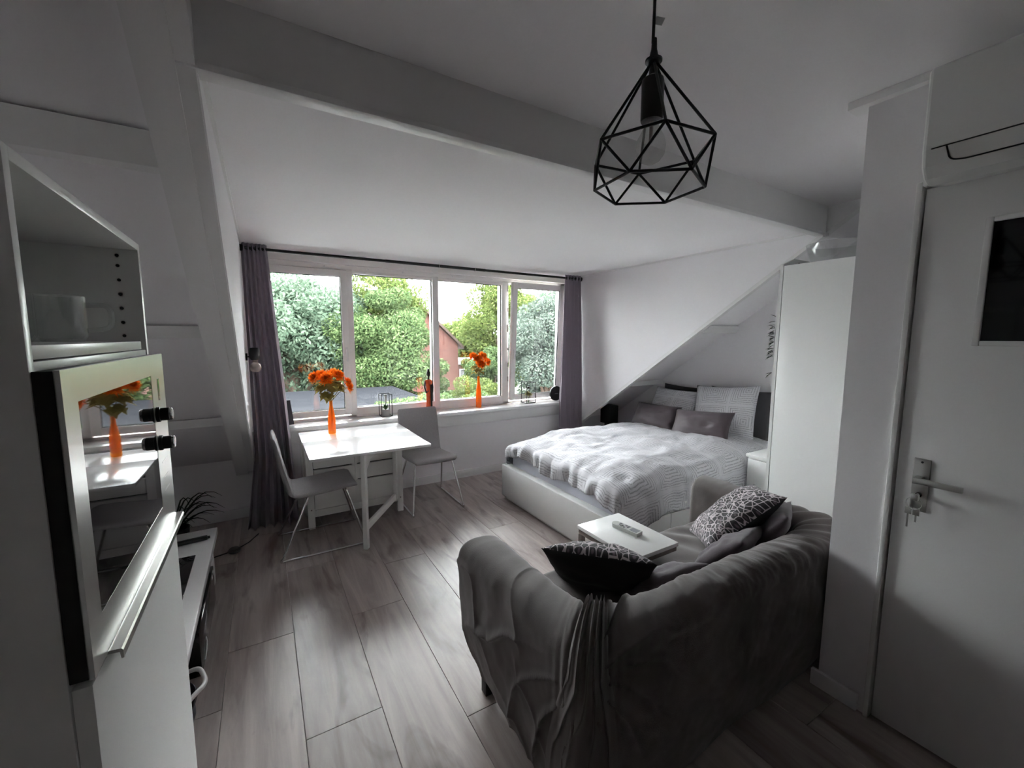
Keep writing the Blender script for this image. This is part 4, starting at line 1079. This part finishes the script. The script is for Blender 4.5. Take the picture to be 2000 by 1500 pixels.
# seat
nu, nv = 120, 70; P = np.zeros((nu, nv, 3))
for i in range(nu):
    x = .895 + (2.295 - .895) * i / (nu - 1)
    for j in range(nv):
        L = .92 * j / (nv - 1)
        if L < .56: y, z = .96 + L, .425
        elif L < .56 + .11: a = (L - .56) / .07; y, z = 1.52 + .07 * math.sin(a), .425 - .07 * (1 - math.cos(a))
        else: y, z = 1.592 + .0 * L, .357 - (L - .67) * 1.05
        crown = .018 * math.sin(PI * (x - .895) / 1.4) * (1 if L < .6 else .4)
        wr = .009 * fbm(x * 3, L * 3, 5.) + .006 * math.sin((x * .8 + L) * 26 + 4 * fbm(x * 1.5, L * 1.5, 1.)) * max(0, fbm(x * 1.7, L * 2, 9.) + .35)
        P[i, j] = (x, y, z + crown + wr if L < .6 else z + crown * .5)
        if L >= .6: P[i, j, 1] += wr * 1.5
grid_mesh('seat', P, SOFA, sf, flip=True)
for xx, yy in ((.775, 1.50), (2.40, 1.52), (.79, .88), (2.40, .88)):
    box('leg', (xx - .022, yy - .022, 0), (xx + .022, yy + .022, .11), BLACK, sf, .003)
box('frame', (.80, .86, .10), (2.40, 1.56, .34), SOFA, sf)

# cushions on the sofa
pillow('throw_cushion', .46, .43, .17, LEOP, MV((1.228, 1.300, .545), (.47, .44, .77), (-.56, -.52, .64)), seed=5, label='leopard-print cushion in near corner of sofa, black back to camera', cat='cushion', group='leopard cushions on the sofa', mat_back=LEOPB)
pillow('throw_cushion', .41, .46, .16, LEOP, MV((2.11, 1.235, .610), (-.38, .52, .76), (.60, -.46, .62), 4), seed=6, label='leopard-print cushion leaning in the far corner of the sofa', cat='cushion', group='leopard cushions on the sofa', mat_back=LEOPB)
pillow('velvet_cushion', .38, .32, .11, CUSHP, MV((1.88, 1.115, .535), (-.1, .72, .69), (0, -.69, .72), 14), seed=7, label='crumpled mauve-grey cushion beside far leopard cushion on sofa', cat='cushion', group='mauve-grey cushions on the sofa')
pillow('velvet_cushion', .34, .32, .11, CUSHP, MV((1.42, 1.135, .505), (0, .60, .8), (0, -.8, .6), -8), seed=8, label='mauve-grey cushion half hidden behind near leopard cushion on sofa', cat='cushion', group='mauve-grey cushions on the sofa')
pillow('velvet_cushion', .34, .32, .11, CUSHP, MV((2.16, 1.075, .575), (-.3, .8, .5), (.1, -.5, .85), 10), seed=9, label='dark cushion tucked behind far leopard cushion at sofa corner', cat='cushion', group='mauve-grey cushions on the sofa')

# ------------------------------------------------------------------ C-shaped side table over the seat
ct = thing('side_table', 'small white-topped C-shaped side table reaching over sofa seat', 'side table', (1.56, 1.5, 0))
ZT = .55
box('table_top', (1.408, 1.265, ZT - .020), (1.713, 1.672, ZT), LAM, ct, .002)
for a, b, c, d in ((1.412, 1.272, 1.440, 1.666), (1.681, 1.272, 1.709, 1.666)):
    box('top_rail', (a, b, ZT - .046), (c, d, ZT - .0205), STEELD, ct, .002)
box('top_rail', (1.44, 1.272, ZT - .046), (1.681, 1.297, ZT - .0205), STEELD, ct, .002)
for a, c in ((1.412, 1.440), (1.681, 1.709)):
    box('leg', (a, 1.641, .026), (c, 1.667, ZT - .0465), STEELD, ct, .002)
    box('foot_rail', (a, 1.272, 0), (c, 1.667, .0255), STEELD, ct, .002)
rc = thing('remote_control', 'pale grey air-conditioner remote lying on the white side table', 'remote control', (1.585, 1.49, ZT), math.radians(2))
R0 = Vector((1.580, 1.490, ZT + .0005))
Mr = Matrix.Translation(R0) @ Matrix.Rotation(math.radians(-84), 4, 'Z')
def rpart(n, mn, mx, mat, bev, par=rc):
    bm = bmesh.new(); box_bm(bm, mn, mx, bev); bmesh.ops.transform(bm, matrix=Matrix.Translation(Vector((0, 0, .0005))) @ Matrix.Rotation(math.radians(-84), 4, 'Z'), verts=bm.verts)
    return bm2(n, bm, mat, par, local=True, auto=.6)
bm = bmesh.new()
pts = [(-.083 + .025 - .025 * math.cos(a), .024 * math.sin(a)) for a in np.linspace(-PI / 2, PI / 2, 14)]
pts = [(-.060, -.024)] + [(-.060 - .024 * math.cos(a), .024 * math.sin(a)) for a in np.linspace(-PI / 2 + .2, PI / 2 - .2, 10)] + [(-.060, .024), (.080, .025), (.083, .022), (.083, -.022), (.080, -.025)]
A = [bm.verts.new((p[0], p[1], 0)) for p in pts]; B = [bm.verts.new((p[0], p[1], .019)) for p in pts]
bm.faces.new(A[::-1]); bm.faces.new(B)
for i in range(len(pts)): bm.faces.new((A[i], A[(i + 1) % len(pts)], B[(i + 1) % len(pts)], B[i]))
bmesh.ops.recalc_face_normals(bm, faces=bm.faces)
bmesh.ops.transform(bm, matrix=Matrix.Translation(Vector((0, 0, .0005))) @ Matrix.Rotation(math.radians(-84), 4, 'Z'), verts=bm.verts)
bm2('body', bm, REMOTE, rc, local=True)
rpart('screen', (.030, -.018, .0190), (.074, .018, .0197), BTN, .0)
for r_ in range(4):
    for c_ in range(3): rpart('button', (-.045 + r_ * .017, -.017 + c_ * .0125, .019), (-.034 + r_ * .017, -.009 + c_ * .0125, .0215), BTN if (r_ + c_) % 3 else BTNW, .001)

# ------------------------------------------------------------------ pendant lamp
pd = thing('pendant_lamp', 'black wire-cage pendant lamp with clear bulb hanging from ceiling', 'pendant lamp', (.724, .648, 1.865))
ax, ay, az = .724, .648, 2.108; ph = -.12
RU = [(ax + .125 * math.cos(ph - k * PI / 3), ay + .125 * math.sin(ph - k * PI / 3), az - .167) for k in range(6)]
RL = [(ax + .114 * math.cos(ph - (k + .5) * PI / 3), ay + .114 * math.sin(ph - (k + .5) * PI / 3), az - .243) for k in range(6)]
AP = [(ax + .008 * math.cos(ph - k * PI / 3), ay + .008 * math.sin(ph - k * PI / 3), az) for k in range(6)]
wr = .0029
for k in range(6):
    tube('cage_wire', [AP[k], RU[k]], wr, BLACKM, pd, 7); tube('cage_wire', [RU[k], RU[(k + 1) % 6]], wr, BLACKM, pd, 7)
    tube('cage_wire', [RL[k], RL[(k + 1) % 6]], wr, BLACKM, pd, 7)
    tube('cage_wire', [RU[k], RL[k]], wr, BLACKM, pd, 7); tube('cage_wire', [RU[(k + 1) % 6], RL[k]], wr, BLACKM, pd, 7)
tube('cord', [(ax - .004, ay, az + .04), (ax - .003, ay, az + .12), (ax + .004, ay + .002, az + .25), (ax + .004, ay + .002, ZC)], .0032, BLACK, pd, 8)
lathe('cord_grip', [(.0, .052), (.005, .05), (.006, .03), (.010, .012), (.011, 0), (0, -.002)], (ax, ay, az), BLACK, pd, 16)
lathe('washer', [(0, -.002), (.017, -.002), (.017, .002), (0, .002)], (ax, ay, az + .008), BLACK, pd, 20)
lathe('socket', [(0, -.002), (.008, -.003), (.009, -.02), (.021, -.028), (.0225, -.034), (.0225, -.105), (.0215, -.109), (.0, -.109)], (ax, ay, az), BLACK, pd, 28)
lathe('bulb', [(.014, -.105), (.015, -.118), (.020, -.130), (.028, -.145), (.0305, -.160), (.0285, -.175), (.020, -.187), (.009, -.193), (0, -.194)], (ax, ay, az), BULBG, pd, 28)
tube('filament_post', [(ax, ay, az - .11), (ax, ay, az - .150)], .004, BULBW, pd, 8)
bm = bmesh.new(); box_bm(bm, (-.0005, -.0095, -.007), (.0005, .0095, .007)); bmesh.ops.transform(bm, matrix=TR((ax + .0035, ay - .0075, az + .080), 0, 0, 28) @ Matrix.Rotation(.5, 4, 'X'), verts=bm.verts)
bm2('paper_tag', bm, PAPER, pd)
lathe('ceiling_rose', [(0, 0), (.045, 0), (.045, -.018), (.03, -.026), (0, -.026)], (ax + .004, ay + .002, ZC), BLACK, pd, 24)

# ------------------------------------------------------------------ outside
struct(box('ground', (-60, 5.2, -5.6), (90, 120, -5.5), GRASS))
nb = thing('flat_roofed_building', 'low building with flat grey felt roof outside the window', 'building', (-1, 17, -5.5))
box('wall', (-9, 13.2, -5.5), (4.4, 17.6, -.75), POT, nb); box('roof', (-9.3, 13, -.75), (4.7, 17.8, -.5), ASPH, nb)
# brick house with gable
hs = thing('brick_house', 'red brick house with pitched roof between the trees', 'house', (8.4, 29, -5.5))
hx0, hx1, hy, hd_ = 5.2, 11.9, 27.4, 9.0; hz = 1.05; hm = (hx0 + hx1) / 2; hp_ = hz + (hx1 - hx0) / 2 * .92
prism('wall', [(hx0, -5.5), (hx1, -5.5), (hx1, hz), (hm, hp_), (hx0, hz)], 1, hy, hy + hd_, BRICK, hs)
for s in (-1, 1):
    e = hm + s * ((hx1 - hx0) / 2 + .35); ez = hz - .35 * .92
    prism('roof', [(hm, hp_ + .02), (e, ez + .02), (e, ez + .22), (hm, hp_ + .24)], 1, hy - .3, hy + hd_ + .3, ROOFT, hs)
ax_ = thing('house_annex', 'small pale annex with dark window beside the brick house', 'house', (13.6, 28.6, -5.5))
box('wall', (11.95, 27.9, -5.5), (15.2, 31, -.35), BRICK, ax_); box('roof', (11.92, 27.6, -.35), (15.5, 31.2, -.05), LAM, ax_); w_ = box('window', (12.2, 27.86, -1.5), (14.4, 27.9, -.7), TRIM, ax_); box('pane', (12.28, 27.84, -1.44), (14.32, 27.87, -.76), BLACKG, w_)
def tree(label, x, y, zc, rx, rz, mat, n, size, blobs, seed, name='tree', trunk=True, gappy=0.):
    rs = np.random.RandomState(seed); n = int(n * 2.3)
    t = thing(name, label, 'tree' if name == 'tree' else 'bush', (x, y, -5.5), group='trees and bushes outside')
    C = rs.normal(0, .5, (blobs, 3)); C /= np.maximum(1., np.linalg.norm(C, axis=1))[:, None] * 1.0
    C = C * np.array([rx, rx, rz]) * .85; R = rs.uniform(.22, .42, blobs) * rx
    bi = rs.randint(0, blobs, n); d = rs.normal(size=(n, 3)); d /= np.linalg.norm(d, axis=1)[:, None]
    rad = R[bi] * rs.uniform(.55, 1.05, n) ** .5
    c = C[bi] + d * rad[:, None] * np.array([1, 1, .75]) + np.array([0, 0, zc + 5.5])
    a = rs.normal(size=(n, 3)) + d * .3; a /= np.linalg.norm(a, axis=1)[:, None]
    b = np.cross(a, d + rs.normal(size=(n, 3)) * .5); b /= np.linalg.norm(b, axis=1)[:, None] + 1e-9
    s = size * .62 * rs.uniform(.6, 1.4, n)[:, None]
    V = np.stack([c - a * s, c + b * s * .42, c + a * s, c - b * s * .42], 1).reshape(-1, 3)
    me = bpy.data.meshes.new('foliage')
    me.vertices.add(4 * n); me.vertices.foreach_set('co', V.ravel()); me.loops.add(4 * n); me.loops.foreach_set('vertex_index', np.arange(4 * n, dtype=np.int32))
    me.polygons.add(n); me.polygons.foreach_set('loop_start', np.arange(0, 4 * n, 4, dtype=np.int32)); me.update(calc_edges=True)
    o = link('foliage', me, mat, t, local=True); o['kind'] = 'stuff'
    if trunk:
        zt = zc + rz * .5
        tube('trunk', [(x, y, -5.5), (x + .1, y, (zc - 5.5) / 2), (x - .05, y, zt)], [rx * .10, rx * .08, rx * .03], BARK, t, 9)
        for q in range(5):
            e = C[q]; tube('branch', [(x + .05, y, (zc - 5.5) / 2 + q * .3), (x + e[0] * .5, y + e[1] * .5, zc + e[2] * .4 - .3), (x + e[0], y + e[1], zc + e[2])], [rx * .04, rx * .03, .02], BARK, t, 6)
    return t
tree('tall blue-green tree filling the leftmost window pane', 1.2, 22.9, 1.3, 4.2, 3.4, FOL[0], 26000, .17, 60, 11)
tree('blue-green tree at far left behind the left curtain', -3.6, 24.0, 2.2, 3.8, 4.2, FOL[0], 14000, .18, 45, 12)
tree('mid-green bushy tree in second pane from the left', 5.4, 20.6, .9, 2.7, 3.0, FOL[1], 26000, .125, 55, 13)
tree('thin light-green treetop rising behind second pane bushes', 6.0, 23.8, 3.7, 2.4, 2.4, FOL[2], 6000, .15, 34, 14)
tree('tall fresh-green tree in the third pane right of house', 14.3, 24.5, 2.3, 2.8, 4.3, FOL[2], 24000, .15, 75, 35)
tree('dense grey-green tree behind tilted right pane', 11.3, 15.8, .9, 2.3, 2.9, FOL[3], 26000, .11, 55, 16)
tree('grey-green tree at right edge, beyond the right curtain', 14.6, 17.4, 1.2, 2.6, 3.1, FOL[3], 10000, .13, 40, 17)
tree('leafy bush in front of the brick house, left side', 7.6, 20.2, -1.9, 1.5, 1.3, FOL[1], 9000, .10, 26, 18, 'bush')
tree('leafy bush below orange sill flowers outside the window', 9.0, 18.4, -1.5, 1.5, 1.3, FOL[2], 9000, .10, 26, 19, 'bush')
tree('rounded green bush right of the house annex', 10.9, 20.8, -.4, 1.5, 1.7, FOL[1], 10000, .11, 30, 20, 'bush')
tree('small dark bush low beside the flat roof', 3.5, 11.6, -.9, 1.0, .9, FOL[1], 7000, .08, 22, 21, 'bush')
tree('distant yellow-green tree behind the brick house roof', 19.0, 44.0, 1.2, 4.5, 3.5, FOL[2], 8000, .30, 34, 22)
tree('far hazy tree at the left horizon', 5.0, 46.0, 2.0, 6.5, 5.0, FOL[0], 9000, .34, 40, 23)
tree('far hazy tree behind fresh-green tree at right', 24.5, 34.0, 1.6, 5.0, 4.6, FOL[0], 10000, .28, 40, 24)
tree('low green bush at the foot of the second pane trees', 5.7, 16.2, -2.1, 1.6, 1.4, FOL[1], 9000, .10, 28, 25, 'bush')
tree('low green bush spreading under the third pane', 8.0, 15.6, -2.0, 1.5, 1.2, FOL[1], 8000, .10, 26, 26, 'bush')
